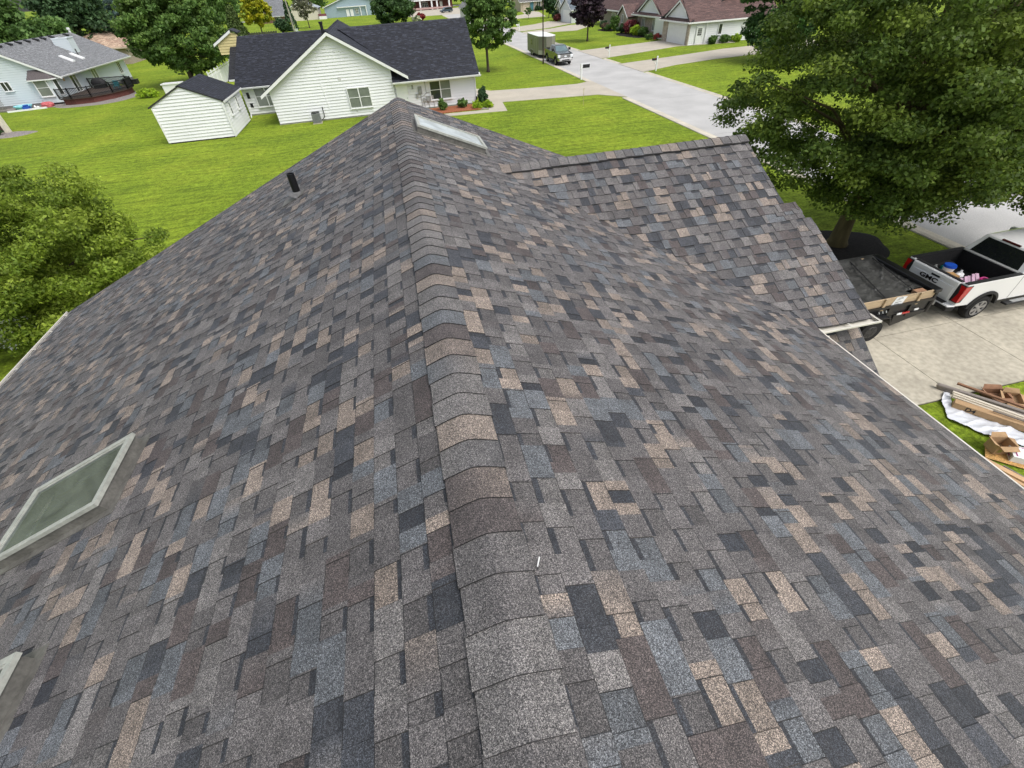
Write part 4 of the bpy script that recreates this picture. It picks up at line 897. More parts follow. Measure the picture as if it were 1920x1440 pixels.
# cream porch corner at the very edge
PC_ = thing('porch', 'cream porch corner with brick-red panel at the left picture edge', 'porch', (-39.5, 60, 0))
mb = MB(); mb.box(-39.15, -38.75, 60.7, 61.1, 0, 2.6); mb.box(-42.5, -38.9, 60.8, 61.0, 0, .75); mb.build('post', mat('cream paint', (.66, .62, .5), .6, .1, 5), PC_)
mb = MB(); mb.box(-42.5, -39.16, 60.72, 60.79, .2, 1.9); mb.build('screen_panel', mat('brown screen', (.08, .05, .045), .7, .2, 3), PC_)
mb = MB(); mb.box(-43.5, -39.2, 60.55, 61.25, 2.5, 2.65); mb.build('roof', MATS['cream paint'], PC_)
patch('gravel bed', (-38.4, 59.6), 2.6, 1.6, .06, M_GRAV)

# ---------------------------------------------------------------- plain far houses
def house(label, loc, x0, x1, y0, y1, wh, axis, rise, wcol, rcol, ov=.4, gab=None, brick=False, name='house'):
    """axis: direction of the ridge"""
    t = thing(name, label, 'house', loc); wm = mat('wall %.2f %.2f %.2f' % wcol, wcol, .7, .12 if brick else .04, 4, n2=.25 if brick else 0, scale2=9)
    mb = MB(); mb.box(x0, x1, y0, y1, 0, wh); xm, ym = (x0+x1)/2, (y0+y1)/2; gm = MB()
    if axis == 'x':
        for x in (x0+.01, x1-.01): gm = MB(); gm.poly([(x, y0, wh), (x, y1, wh), (x, ym, wh+rise)]); gm.build('gable', gab or wm, t)
    else:
        for y in (y0+.01, y1-.01): gm = MB(); gm.poly([(x0, y, wh), (x1, y, wh), (xm, y, wh+rise)]); gm.build('gable', gab or wm, t)
    mb.build('wall', wm, t)
    rb = MB(); kw = dict(row=.25, tab=(.3, .9))
    if axis == 'x':
        s = rise/(ym-y0); a, b = (x0-ov, ym, wh+rise+.06), (x1+ov, ym, wh+rise+.06); z = wh-s*ov+.06
        roof_quad(rb, a, b, (x1+ov, y0-ov, z), (x0-ov, y0-ov, z), rcol, **kw); roof_quad(rb, a, b, (x1+ov, y1+ov, z), (x0-ov, y1+ov, z), rcol, **kw)
        f = MB(); board(f, (x0-ov, ym, wh+rise+.03), (x0-ov, y0-ov, z-.03), .2, .04, (-1, 0, 0)); board(f, (x0-ov, ym, wh+rise+.03), (x0-ov, y1+ov, z-.03), .2, .04, (-1, 0, 0)); f.box(x0-ov, x1+ov, y0-ov-.1, y0-ov-.01, z-.16, z-.02)
    else:
        s = rise/(xm-x0); a, b = (xm, y0-ov, wh+rise+.06), (xm, y1+ov, wh+rise+.06); z = wh-s*ov+.06
        roof_quad(rb, a, b, (x1+ov, y1+ov, z), (x1+ov, y0-ov, z), rcol, **kw); roof_quad(rb, a, b, (x0-ov, y1+ov, z), (x0-ov, y0-ov, z), rcol, **kw)
        f = MB(); board(f, (xm, y0-ov, wh+rise+.03), (x0-ov, y0-ov, z-.03), .2, .04); board(f, (xm, y0-ov, wh+rise+.03), (x1+ov, y0-ov, z-.03), .2, .04); f.box(x0-ov-.1, x0-ov-.01, y0-ov, y1+ov, z-.16, z-.02)
    rb.build('roof', M_ROOF, t, attr=True); f.build('fascia', M_TRIM, t); return t
# tan hip-roofed house behind the grey one
TH = thing('house', 'low house with mottled tan hip roof between grey house and big tree', 'house', (-52, 128, 0))
mb = MB(); TC = [(.55, .40, .29), (.48, .34, .245), (.6, .45, .33), (.40, .26, .19)]
mb2 = MB(); mb2.box(-62, -49.6, 122.6, 138, 0, 2.6); mb2.build('wall', mat('tan wall', (.36, .30, .24), .8, .1, 2), TH)
e = [(-62.5, 122, 2.7), (-49, 122, 2.7), (-49, 138.5, 2.7), (-62.5, 138.5, 2.7)]; r0, r1 = (-55.7, 127.5, 5.1), (-55.7, 133, 5.1)
roof_poly(mb, [r0, e[1], e[0]], (1, 0, 0), TC, row=.3, tab=(.3, .7)); roof_poly(mb, [r0, r1, e[2], e[1]], (0, 1, 0), TC, row=.3, tab=(.3, .7)); roof_poly(mb, [r1, r0, e[0], e[3]], (0, 1, 0), TC, row=.3, tab=(.3, .7)); mb.build('roof', M_ROOF, TH, attr=True)
mb = MB(); mb.box(-62.6, -48.9, 121.85, 122.0, 2.5, 2.72); mb.build('fascia', mat('tan trim', (.5, .42, .33), .6), TH)
mb = MB(); mb.box(-52.1, -50.7, 130, 131.2, 2, 6.6); mb.build('chimney', mat('brown brick', (.20, .12, .10), .9, .25, 6), TH)
# brown-roofed ranch across the street
BR = thing('house', 'white and stone ranch house with brown roof and twin gables across the street', 'house', (50, 88, 0))
BC = [(.135, .075, .066), (.12, .066, .058), (.15, .086, .075), (.105, .06, .054)]
M_STONE = mat('pale stone', (.42, .36, .30), .85, .25, 4, n2=.35, scale2=14); M_OLIVE = mat('olive siding', (.24, .22, .17), .7, .06, 2)
mb = MB()
siding(mb, (44.0, 75.3, 0), (1, 0, 0), (0, -1, 0), [(.0, 0.05), (14, .05), (14, 2.7), (.0, 2.7)], .2, .03); mb.box(44.02, 58, 75.32, 83.5, 0, 2.7); mb.build('wall', M_WHITE, BR); mb = MB(); mb.box(44.7, 46.2, 83.52, 87.98, 0, 2.7); mb.build('wall', M_WHITE, BR)
for q in ((43.9, 44.05, 75.25, 75.95, 0, 2.65), (43.9, 44.05, 81.95, 83.4, 0, 2.65), (45.7, 58, 88.0, 96.8, 0, 2.75)): mb = MB(); mb.box(*q); mb.build('stone_wall', M_STONE, BR)
mb = MB(); mb.box(46.0, 58, 101.8, 106.2, 0, 2.2); mb.poly([(45.99, 101.8, 2.2), (45.99, 106.2, 2.2), (45.99, 104.0, 3.7)]); mb.build('stone_wall', M_STONE, BR)
mb = MB(); mb.box(48, 60, 96.8, 121, 0, 2.6); mb.build('olive_wall', M_OLIVE, BR)
def garage_door(par, x, y0, y1, h, m=M_TRIM):
    mb = MB(); n = 4
    for k in range(n): z0 = .03+k*h/n; mb.box(x-.05, x, y0, y1, z0, z0+h/n-.02)
    mb.box(x-.03, x, y0, y1, .02, h); return mb.build('garage_door', m, par)
garage_door(BR, 43.98, 76.1, 81.8, 2.5)
door(BR, (45.6, 75.26, .05), .95, 2.1, 'S', glass=True)
window(BR, (48.9, 75.26, 1.0), .65, 1.3, 'S', 1, m=M_PANED, mull=False)
mb = MB(); mb.box(46.55, 46.65, 75.1, 75.25, .1, 2.6); mb.bar((46.6, 75.15, .1), (46.9, 74.6, .06), .1); mb.build('downspout', M_TRIM, BR)
window(BR, (45.68, 94.2, .75), 1.1, 1.6, 'W', 2, m=M_PANE, mull=False); window(BR, (45.68, 90.0, .75), 1.1, 1.6, 'W', 2, m=M_PANE, mull=False)
window(BR, (47.98, 113.2, .8), 1.9, 1.4, 'W', 3, m=M_PANE, mull=False); window(BR, (45.98, 104.0, 1.2), .7, 1.2, 'W', 1, m=M_PANE, mull=False)
mb = MB(); kw = dict(row=.22, tab=(.3, .8))
roof_quad(mb, (44.2, 79.2, 5.3), (58.5, 79.2, 5.3), (58.5, 74.9, 2.72), (43.6, 74.9, 2.72), BC, **kw); roof_quad(mb, (44.2, 79.2, 5.3), (58.5, 79.2, 5.3), (58.5, 84.2, 2.72), (43.6, 84.2, 2.72), BC, **kw)
roof_quad(mb, (44.25, 74.95, 3.02), (44.25, 84.1, 3.02), (43.5, 84.6, 2.72), (43.5, 74.8, 2.72), BC, **kw); mb.build('roof', M_ROOF, BR, attr=True)
mb = MB(); roof_quad(mb, (45.6, 92.3, 5.5), (60, 92.3, 5.5), (60, 86.3, 2.75), (45.2, 86.3, 2.75), BC, **kw); roof_quad(mb, (45.6, 92.3, 5.5), (60, 92.3, 5.5), (60, 98, 2.75), (45.2, 98, 2.75), BC, **kw)
roof_quad(mb, (45.4, 87, 3.1), (45.4, 97.2, 3.1), (44.8, 97.6, 2.78), (44.8, 86.4, 2.78), BC, **kw); mb.build('roof', M_ROOF, BR, attr=True)
mb = MB(); roof_quad(mb, (53.5, 78, 7.2), (53.5, 122, 7.2), (47.2, 122, 2.7), (47.2, 78, 2.7), BC, **kw); roof_quad(mb, (53.5, 78, 7.2), (53.5, 122, 7.2), (61, 122, 2.4), (61, 78, 2.4), BC, **kw)
roof_quad(mb, (45.7, 104, 3.9), (50, 104, 3.9), (50, 101.4, 2.1), (45.7, 101.4, 2.1), BC, **kw); roof_quad(mb, (45.7, 104, 3.9), (50, 104, 3.9), (50, 106.6, 2.1), (45.7, 106.6, 2.1), BC, **kw); mb.build('roof', M_ROOF, BR, attr=True)
for (x, y0, y1, zt, zb) in ((44.24, 75.75, 82.9, 4.95, 3.04), (45.58, 88.0, 96.1, 5.2, 3.1)):
    ym = (y0+y1)/2; mb = MB(); siding(mb, (x, 0, 0), (0, 1, 0), (-1, 0, 0), [(y0, zb), (y1, zb), (ym, zt)], .25, .04); mb.build('gable', M_WHITE, BR)
    mb = MB(); board(mb, (x-.3, ym, zt+.2), (x-.3, y0-.3, zb+.02), .24, .05, (-1, 0, 0)); board(mb, (x-.3, ym, zt+.2), (x-.3, y1+.3, zb+.02), .24, .05, (-1, 0, 0)); mb.build('rake_board', M_TRIM, BR)
    mb = MB(); mb.col = BC[1]; mb.ext([(x-.35, ym, zt+.3), (x-.35, y0-.35, zb+.06), (x+.6, y0-.35, zb+.06), (x+.6, ym, zt+.3)], (0, 0, -.08)); mb.ext([(x-.35, ym, zt+.3), (x-.35, y1+.35, zb+.06), (x+.6, y1+.35, zb+.06), (x+.6, ym, zt+.3)], (0, 0, -.08)); mb.build('gable_roof', M_ROOF, BR, attr=True)
    mb = MB(); mb.box(x-.06, x-.03, ym-.12, ym+.12, zt-.75, zt-.35); mb.build('gable_vent', M_TRIM, BR)
mb = MB(); board(mb, (45.68, 104, 3.86), (45.68, 101.3, 2.02), .2, .05, (-1, 0, 0)); mb.build('rake_board', M_TRIM, BR); mb = MB(); board(mb, (45.68, 104, 3.86), (45.68, 106.7, 2.02), .2, .05, (-1, 0, 0)); mb.build('rake_board', M_TRIM, BR)
for q in ((43.38, 43.5, 74.75, 84.65, 2.56, 2.74), (43.5, 58.5, 74.78, 74.88, 2.56, 2.74), (44.68, 44.8, 86.35, 97.65, 2.6, 2.8), (47.05, 47.2, 98, 122, 2.5, 2.7)): mb = MB(); mb.box(*q); mb.build('gutter', M_TRIM, BR)
# blue-grey roofed white house next along
BC2 = [(.16, .20, .235), (.145, .18, .21), (.18, .215, .25)]
BH = house('small white house with blue-grey roof and white garage door behind the dark maple', (49, 132, 0), 43.5, 60, 127.6, 136, 2.55, 'x', 2.0, (.62, .65, .66), BC2, .3)
garage_door(BH, 43.48, 128.4, 133.9, 2.3)
mb = MB(); mb.box(44.2, 58, 136, 142, 0, 2.6); mb.build('stone_wall', M_STONE, BH); mb = MB(); roof_quad(mb, (43.9, 139, 4.3), (58, 139, 4.3), (58, 135.8, 2.6), (43.9, 135.8, 2.6), BC2, row=.25, tab=(.3, .8)); roof_quad(mb, (43.9, 139, 4.3), (58, 139, 4.3), (58, 142.2, 2.6), (43.9, 142.2, 2.6), BC2, row=.25, tab=(.3, .8)); mb.build('roof', M_ROOF, BH, attr=True)
mb = MB(); mb.poly([(44.19, 136, 2.6), (44.19, 142, 2.6), (44.19, 139, 4.15)]); mb.build('gable', MATS['wall 0.62 0.65 0.66'], BH)
mb = MB(); board(mb, (43.88, 139, 4.28), (43.88, 135.7, 2.56), .2, .05, (-1, 0, 0)); board(mb, (43.88, 139, 4.28), (43.88, 142.3, 2.56), .2, .05, (-1, 0, 0)); mb.build('rake_board', M_TRIM, BH)
window(BH, (44.18, 139.4, .6), 1.1, 1.9, 'W', 1, m=M_PANED)
window(BH, (44.17, 139.2, 2.75), .9, .6, 'W', 1, m=M_PANED, mull=False, sill=False)
# tan house with teal door, end of the street
TN = house('tan house with tan garage door and teal front door at street end', (52, 186, 0), 45.3, 62, 184.2, 196, 2.6, 'x', 2.4, (.47, .40, .31), [(.20, .19, .18), (.17, .165, .16)], .5)
mb = MB(); mb.box(46.1, 48.0, 184.1, 184.19, .05, 2.2); mb.build('garage_door', mat('tan door', (.52, .44, .35), .6), TN)
mb = MB(); mb.box(48.5, 49.6, 184.05, 184.19, .05, 2.3); mb.build('door', mat('teal paint', (.07, .19, .24), .5), TN)
window(TN, (51.3, 184.16, .8), 1.3, 1.6, 'S', 2, m=M_PANED, mull=False)
mb = MB(); mb.box(53.0, 53.35, 184.0, 184.19, 0, 2.6); mb.build('brick_pier', M_STONE, TN)
# houses along the back
H1 = house('cream walled barn-like building with pale metal roof behind the utility pole', (-29, 244, 0), -35, -23.4, 239, 252, 3.6, 'y', 2.2, (.60, .56, .47), [(.42, .48, .52), (.46, .52, .56)], .5)
mb = MB(); mb.box(-23.5, -20.5, 238.7, 240, 0, 1.6); mb.build('lean_to', mat('maroon boards', (.16, .06, .06), .8), H1)
mb = MB(); mb.box(-23.3, -20.4, 237.6, 238.6, 0, .9); one(mb, 'storage_chest', M_TRIM, 'white storage chest in front of the cream barn', 'chest')
H2 = house('blue sided house with white porch trim behind the round tree', (-9, 246, 0), -21, 2.5, 242, 255, 3.4, 'y', 3.5, (.30, .39, .44), [(.17, .18, .19), (.2, .21, .22)], .5)
mb = MB(); mb.box(-16, -4.5, 241.3, 241.8, 2.9, 3.15); mb.box(-7.2, -6.9, 241.4, 241.7, 0, 2.9); mb.box(-4.9, -4.6, 241.4, 241.7, 0, 2.9); mb.build('porch_trim', M_TRIM, H2)
for x in (-12.2, -10.6): door(H2, (x, 241.98, .1), 1.0, 2.1)
window(H2, (-8.6, 241.95, .9), 1.3, 1.5, 'S', 2)
H3 = house('grey roofed brick house behind the yellow tree', (-41, 244, 0), -46, -36.2, 238, 250, 2.2, 'x', 4.6, (.19, .11, .09), [(.20, .21, .225), (.18, .19, .2)], .4, gab=M_WHITE, brick=True)
window(H3, (-38, 237.95, .7), 1.0, 1.1, 'S', 2, m=M_PANED)
H4 = house('maroon brick house with white porch columns behind the parked blue car', (22, 252, 0), 9, 31, 247, 260, 3.3, 'x', 3.5, (.115, .035, .032), [(.15, .15, .15), (.17, .17, .17)], .6, brick=True)
mb = MB(); mb.box(13.5, 30, 243.5, 246.9, 3.0, 3.3); mb.build('porch_roof', M_TRIM, H4)
for x in (17.2, 22.0, 24.2, 29.3): mb = MB(); mb.box(x-.3, x+.3, 243.7, 244.3, 0, 3.0); mb.build('porch_column', M_TRIM, H4)
window(H4, (19.5, 246.95, .9), 2.4, 1.6, 'S', 3, m=M_PANED); door(H4, (26.2, 246.95, .1), 1.0, 2.2)
mb = MB(); mb.box(13.5, 30, 243.4, 243.5, .3, .9); mb.build('porch_rail', mat('pale rail', (.45, .3, .28), .7), H4)
H5 = house('narrow white house end seen left of the street tree', (26, 165, 0), 23.6, 27.4, 160, 172, 3.0, 'y', 1.8, (.66, .66, .62), [(.3, .3, .29), (.27, .27, .26)], .3)
window(H5, (25.2, 159.96, .9), 1.0, 1.2, 'S', 1, m=M_PANED)
# white vinyl fence behind the shed
VF = thing('fence', 'white vinyl privacy fence between the shed and white house', 'fence', (-23.4, 82, 0))
a, b = Vector((-22.9, 76.0, 0)), Vector((-23.2, 89.0, 0)); d = b-a; n = 7
mb = MB()
for k in range(n+1): p = a+d*(k/n); mb.bar(p, p+Vector((0, 0, 1.95)), .13); mb.blob(p+Vector((0, 0, 1.98)), .1, 6, 4)
mb.build('posts', M_TRIM, VF); mb = MB(); mb.bar(a+Vector((0, 0, .85)), b+Vector((0, 0, .85)), .03, 1.6); mb.build('panel', M_TRIM, VF)
mb = MB()
for z in (.1, 1.4, 1.82): mb.bar(a+Vector((0, 0, z)), b+Vector((0, 0, z)), .06, .12)
for k in range(n*3): p = a+d*((k+.5)/(n*3)); mb.bar(p+Vector((0, 0, 1.4)), p+Vector((0, 0, 1.82)), .04)
mb.build('rail', M_TRIM, VF)
# dark fence before the yellow tree
DF = thing('fence', 'low dark wooden fence under the yellow-leaved tree', 'fence', (-29, 150, 0)); mb = MB()
for k in range(36): x = -32.4+k*.19; mb.box(x, x+.16, 149.9+.04*(k % 2), 149.95+.04*(k % 2), 0, 1.85+.08*(k % 3))
mb.build('boards', mat('dark fence', (.045, .043, .045), .9, .3, 5), DF)
# white railing fence by the big shrub, near left
RF = thing('fence', 'white picket railing under the leafy bush left of the roof', 'fence', (-16, 16.8, 0)); mb = MB()
a, b = Vector((-21, 16.2, 0)), Vector((-13.6, 17.0, 0)); d = b-a; n = 40
for z in (.18, 1.12): mb.bar(a+Vector((0, 0, z)), b+Vector((0, 0, z)), .07, .08)
mb.build('rail', M_TRIM, RF); mb = MB()
for k in range(n+1): p = a+d*(k/n); mb.bar(p+Vector((0, 0, .18)), p+Vector((0, 0, 1.12)), .045)
mb.build('pickets', M_TRIM, RF); mb = MB()
for k in range(5): p = a+d*(k/4); mb.bar(p, p+Vector((0, 0, 1.3)), .12)
mb.build('posts', M_TRIM, RF)
# ================================================================ VEHICLES
M_PAINTW = mat('white car paint', (.78, .78, .77), .22, .02, 1, spec=.5, coat=.6)
M_PAINTD = mat('dark green-grey paint', (.045, .055, .05), .2, .05, 1, spec=.5, coat=.8)
M_BLACKP = mat('black plastic', (.018, .018, .019), .55, .15, 8)
M_LINER = mat('bed liner', (.012, .012, .013), .85, .25, 20, bump=.4, bscale=80)
M_TYRE = mat('tyre', (.016, .016, .016), .85, .15, 10)
M_RIM = mat('alloy', (.42, .42, .43), .3, .05, 4, metal=.8)
M_RIMB = mat('black rim', (.05, .05, .05), .4, .05, 4, metal=.3)
M_CHROME = mat('chrome', (.7, .7, .7), .15, .03, 3, metal=.9)
M_CGLASS = mat('car glass', (.012, .014, .015), .05, .05, 1, spec=.8)
M_WSHIELD = mat('windscreen', (.10, .16, .17), .06, .2, 1.5, spec=.9)
M_RED = mat('red lens', (.45, .012, .012), .15, .1, 8, spec=.6, coat=.5)
M_LAMP = mat('clear lens', (.75, .78, .8), .1, .05, 5, spec=.8)
def text_mesh(body, size, ext, par, name, m, mtx):
    cu = bpy.data.curves.new('txt', 'FONT'); cu.body = body; cu.size = size; cu.extrude = ext; cu.align_x = 'CENTER'; cu.align_y = 'CENTER'; cu.offset = size*.022
    o = bpy.data.objects.new('txt', cu); COL.objects.link(o); bpy.context.view_layer.update()
    me = bpy.data.meshes.new_from_object(o.evaluated_get(bpy.context.evaluated_depsgraph_get())); bpy.data.objects.remove(o); me.transform(mtx); me.materials.clear(); me.materials.append(m)
    r = bpy.data.objects.new(name, me); COL.objects.link(r); r.parent = par; return r
def wheel(par, c, r, wd, rimm, side, spokes=6):
    """axle along local y; side = +-1 points outwards"""
    x, y, z = c; mb = MB(); n = 28
    prof = [(.62*r, -.42), (.8*r, -.5), (.95*r, -.46), (r, -.30), (r, .30), (.95*r, .46), (.8*r, .5), (.62*r, .42)]
    mb.loft([[(x+rr*math.cos(2*math.pi*j/n), y+o*wd, z+rr*math.sin(2*math.pi*j/n)) for j in range(n)] for rr, o in prof], cap=True)
    w_ = mb.build('wheel', M_TYRE, par, local=True, smooth=False)
    mb = MB(); yo = y+side*wd*.36
    mb.loft([[(x+rr*math.cos(2*math.pi*j/n), yo+side*o, z+rr*math.sin(2*math.pi*j/n)) for j in range(n)] for rr, o in ((.66*r, .045), (.60*r, .05), (.57*r, .0), (.57*r, -.02))], cap=False)
    for k in range(spokes):
        a = 2*math.pi*k/spokes+.3
        for da in (-.14, .14): mb.bar((x+.1*r*math.cos(a), yo+side*.03, z+.1*r*math.sin(a)), (x+.6*r*math.cos(a+da), yo+side*.035, z+.6*r*math.sin(a+da)), .055, .03, up=(0, 1, 0))
    mb.tube([(x, yo-side*.01, z), (x, yo+side*.05, z)], [.17*r, .14*r], 14)
    mb.build('rim', rimm, w_, local=True)
    mb = MB(); mb.tube([(x, yo-side*.05, z), (x, yo-side*.03, z)], .6*r, 20); mb.build('brake_disc', M_BLACKP, w_, local=True)
    return w_
def arch(cx, cz, r, n=14, a0=0., a1=math.pi): return [(cx+r*math.cos(a0+(a1-a0)*k/n), cz+r*math.sin(a0+(a1-a0)*k/n)) for k in range(n+1)]
def pickup(t, paint, trim, rimm, chrome=False):
    W = 1.02; RA, FA, WZ, WR_ = 1.12, 5.1, .41, .41
    lo = .56
    prof = [(0.02, .66), (RA-.56, .62)]+[p for p in arch(RA, WZ+.02, .52, 14, math.pi*.93, .07*math.pi)]+[(RA+.6, lo), (FA-.6, lo)]+[p for p in arch(FA, WZ+.02, .52, 14, math.pi*.93, .07*math.pi)]+[(FA+.62, .58), (6.18, .62), (6.24, 1.0), (6.12, 1.27), (4.62, 1.40), (4.5, 1.40), (2.12, 1.40), (2.06, 1.43), (0.02, 1.43)]
    mb = MB()
    for s in (-1, 1): mb.ext([(x, s*W, z) for x, z in prof], (0, -s*.10, 0))
    mb.box(2.1, 4.62, -W+.1, W-.1, .55, 1.385); mb.box(4.6, 6.12, -W+.1, W-.1, .7, 1.2)
    mb.loft([[(4.6, -W+.08, 1.38), (4.6, W-.08, 1.38), (6.1, W-.1, 1.25), (6.1, -W+.1, 1.25)], [(4.62, -.7, 1.45), (4.62, .7, 1.45), (6.0, .62, 1.31), (6.0, -.62, 1.31)]])
    B = [(2.10, -.97, 1.385), (4.78, -.97, 1.385), (4.78, .97, 1.385), (2.10, .97, 1.385)]; T = [(2.42, -.77, 1.96), (3.86, -.77, 1.97), (3.86, .77, 1.97), (2.42, .77, 1.96)]
    Tm = [(2.55, -.66, 2.0), (3.72, -.66, 2.01), (3.72, .66, 2.01), (2.55, .66, 2.0)]
    mb.loft([B, T, Tm])
    mb.box(0.0, .12, -W+.1, W-.1, .60, .74); mb.box(0.02, 0.12, -W+.1, -.80, .7, 1.42); mb.box(0.02, 0.12, .80, W-.1, .7, 1.42)
    body = mb.build('body', paint, t, local=True, bevel=.022)
    # glass on the sloping sides of the cabin
    def pane(name, a, b, c, d, m, u0, u1, v0, v1, n):
        a, b, c, d, n = map(Vector, (a, b, c, d, n)); P = lambda u, v: a.lerp(b, u).lerp(d.lerp(c, u), v)+n*.012
        g = MB(); g.poly([P(u0, v0), P(u1, v0), P(u1, v1), P(u0, v1)]); return g.build(name, m, t, local=True)
    pane('rear_window', B[3], B[0], T[0], T[3], M_CGLASS, .09, .91, .10, .90, (-.86, 0, .5))
    pane('windscreen', B[1], B[2], T[2], T[1], M_WSHIELD, .06, .94, .06, .92, (.55, 0, .83))
    for s, (p, q, r_, s_) in ((-1, (B[0], B[1], T[1], T[0])), (1, (B[3], B[2], T[2], T[3]))):
        pane('side_window', p, q, r_, s_, M_CGLASS, .12, .47, .10, .86, (0, s*.94, .33)); pane('side_window', p, q, r_, s_, M_CGLASS, .52, .86, .10, .86, (0, s*.94, .33))
    # load bed
    mb = MB(); mb.box(.04, 2.10, -W+.1, W-.1, .78, .84)
    for s in (-1, 1): mb.box(.12, 2.06, min(s*(W-.13), s*(W-.1)), max(s*(W-.13), s*(W-.1)), .84, 1.42); mb.box(.14, 1.0+.75, min(s*(W-.3), s*(W-.13)), max(s*(W-.3), s*(W-.13)), .84, 1.05)
    mb.box(2.03, 2.09, -W+.1, W-.1, .84, 1.42)
    for k in range(11): y = -.8+k*.16; mb.box(.1, 2.03, y-.03, y+.03, .84, .852)
    mb.build('load_bed', M_LINER, t, local=True)
    mb = MB()
    for s in (-1, 1): mb.box(.02, 2.08, min(s*(W-.135), s*(W-.005)), max(s*(W-.135), s*(W-.005)), 1.432, 1.452)
    mb.box(.0, .10, -.80, .80, 1.425, 1.447); mb.build('bed_rail_cap', M_BLACKP, t, local=True)
    mb = MB(); mb.box(2.0, 2.1, -W+.12, W-.12, 1.42, 1.45); mb.build('bed_front_cap', M_GREY, t, local=True)
    # tailgate
    mb = MB(); mb.box(-.035, .04, -.795, .795, .72, 1.42); mb.box(-.05, -.03, -.74, .74, .78, 1.22); mb.box(-.055, -.03, -.79, .79, 1.30, 1.40); tg = mb.build('tailgate', paint, t, local=True, bevel=.018)
    mb = MB(); mb.box(-.066, -.05, -.20, .08, 1.262, 1.315); mb.build('handle', M_BLACKP, tg, local=True)
    for s in (-1, 1):
        mb = MB(); a, b = (s*.80, s*1.03); mb.loft([[(-.03, a, .80), (-.03, b, .80), (.14, b, .80), (.05, a, .80)], [(-.03, a, 1.12), (-.03, b, 1.12), (.20, b, 1.12), (.05, a, 1.12)], [(-.02, a, 1.38), (-.02, b, 1.38), (.24, b, 1.38), (.06, a, 1.38)]]); tl = mb.build('tail_light', M_BLACKP if not chrome else M_RED, t, local=True)
        mb = MB(); a, b = (s*.87, s*1.038); mb.loft([[(-.04, a, .83), (-.04, b, .83), (.05, b, .83), (-.02, a, .83)], [(-.04, s*.93, 1.12), (-.04, b, 1.12), (.17, b, 1.12), (-.02, s*.93, 1.12)], [(-.032, a, 1.36), (-.032, b, 1.36), (.20, b, 1.36), (-.02, a, 1.36)]]); mb.build('lens', M_RED, tl, local=True)
    mb = MB(); mb.ext([(-.2, -.98, .50), (-.2, .98, .50), (.05, 1.03, .50), (.05, -1.03, .50)], (0, 0, .2)); bp = mb.build('rear_bumper', M_CHROME if chrome else paint, t, local=True, bevel=.03)
    mb = MB(); mb.box(-.19, .03, -.78, .78, .70, .725)
    for s in (-1, 1): mb.ext([(-.215, s*.62, .52), (-.215, s*.99, .52), (.02, s*1.045, .52), (.02, s*.99, .52)], (0, 0, .14))
    mb.build('bumper_step', M_BLACKP, bp, local=True)
    mb = MB(); mb.box(2.40, 2.46, -.28, .28, 1.95, 1.995); mb.build('brake_light', mat('dark red lens', (.06, .008, .008), .2), t, local=True)
    for s in (-1, 1):
        for ax in (RA, FA):
            mb = MB(); o_, i_ = arch(ax, WZ+.02, .60, 16, math.pi*.96, .04*math.pi), arch(ax, WZ+.02, .515, 16, math.pi*.96, .04*math.pi)
            for k in range(16):
                q = [(o_[k], W+.035), (o_[k+1], W+.035), (i_[k+1], W+.05), (i_[k], W+.05)]
                mb.loft([[(p[0], s*(W-.06), p[1]) for p, _ in q], [(p[0], s*y, p[1]) for p, y in q]])
            mb.build('wheel_arch', trim, t, local=True)
            wheel(t, (ax, s*(W-.12), WZ), WR_, .28, rimm, s)
        mb = MB(); mb.box(2.05, 4.5, min(s*.98, s*1.17), max(s*.98, s*1.17), .40, .47); rb = mb.build('running_board', M_BLACKP, t, local=True, bevel=.02)
        mb = MB()
        for x0 in (2.3, 3.4): mb.box(x0, x0+.75, min(s*1.02, s*1.15), max(s*1.02, s*1.15), .472, .480)
        mb.build('tread', M_GREY, rb, local=True)
        mb = MB(); mb.box(4.25, 4.42, min(s*1.0, s*1.3), max(s*1.0, s*1.3), 1.45, 1.72); mb.box(4.3, 4.36, min(s*.92, s*1.05), max(s*.92, s*1.05), 1.42, 1.5); mb.build('mirror', M_BLACKP if chrome else paint, t, local=True, bevel=.03)
        for xd in (2.95, 4.0): mb = MB(); mb.box(xd-.12, xd+.10, min(s*1.02, s*1.045), max(s*1.02, s*1.045), 1.19, 1.225); mb.build('door_handle', M_CHROME, t, local=True)
        mb = MB()
        for xd in (2.12, 3.22, 4.42): mb.box(xd-.006, xd+.006, min(s*1.0, s*1.023), max(s*1.0, s*1.023), .6, 1.38)
        mb.build('door_seam', M_BLACKP, t, local=True)
    mb = MB(); mb.box(.3, 6.0, -.78, .78, .32, .56); mb.build('chassis', M_BLACKP, t, local=True)
    # front
    gm = MB(); gm.box(6.16, 6.26, -.66, .66, .78, 1.2)
    for k in range(3): gm.box(6.25, 6.285, -.66, .66, .84+k*.13, .90+k*.13)
    g = gm.build('grille', M_CHROME if chrome else M_BLACKP, t, local=True)
    if chrome:
        mb = MB(); mb.box(6.262, 6.27, -.6, .6, .8, 1.18); mb.build('grille_mesh', M_BLACKP, g, local=True)
        mb = MB(); n = 20; mb.ext([(6.27, .19*math.cos(2*math.pi*j/n), 1.0+.085*math.sin(2*math.pi*j/n)) for j in range(n)], (.03, 0, 0)); mb.build('badge', M_LAMP, g, local=True)
    for s in (-1, 1):
        mb = MB(); mb.box(6.02, 6.24, min(s*.68, s*1.03), max(s*.68, s*1.03), .86, 1.18); mb.build('headlight', M_LAMP, t, local=True, bevel=.03)
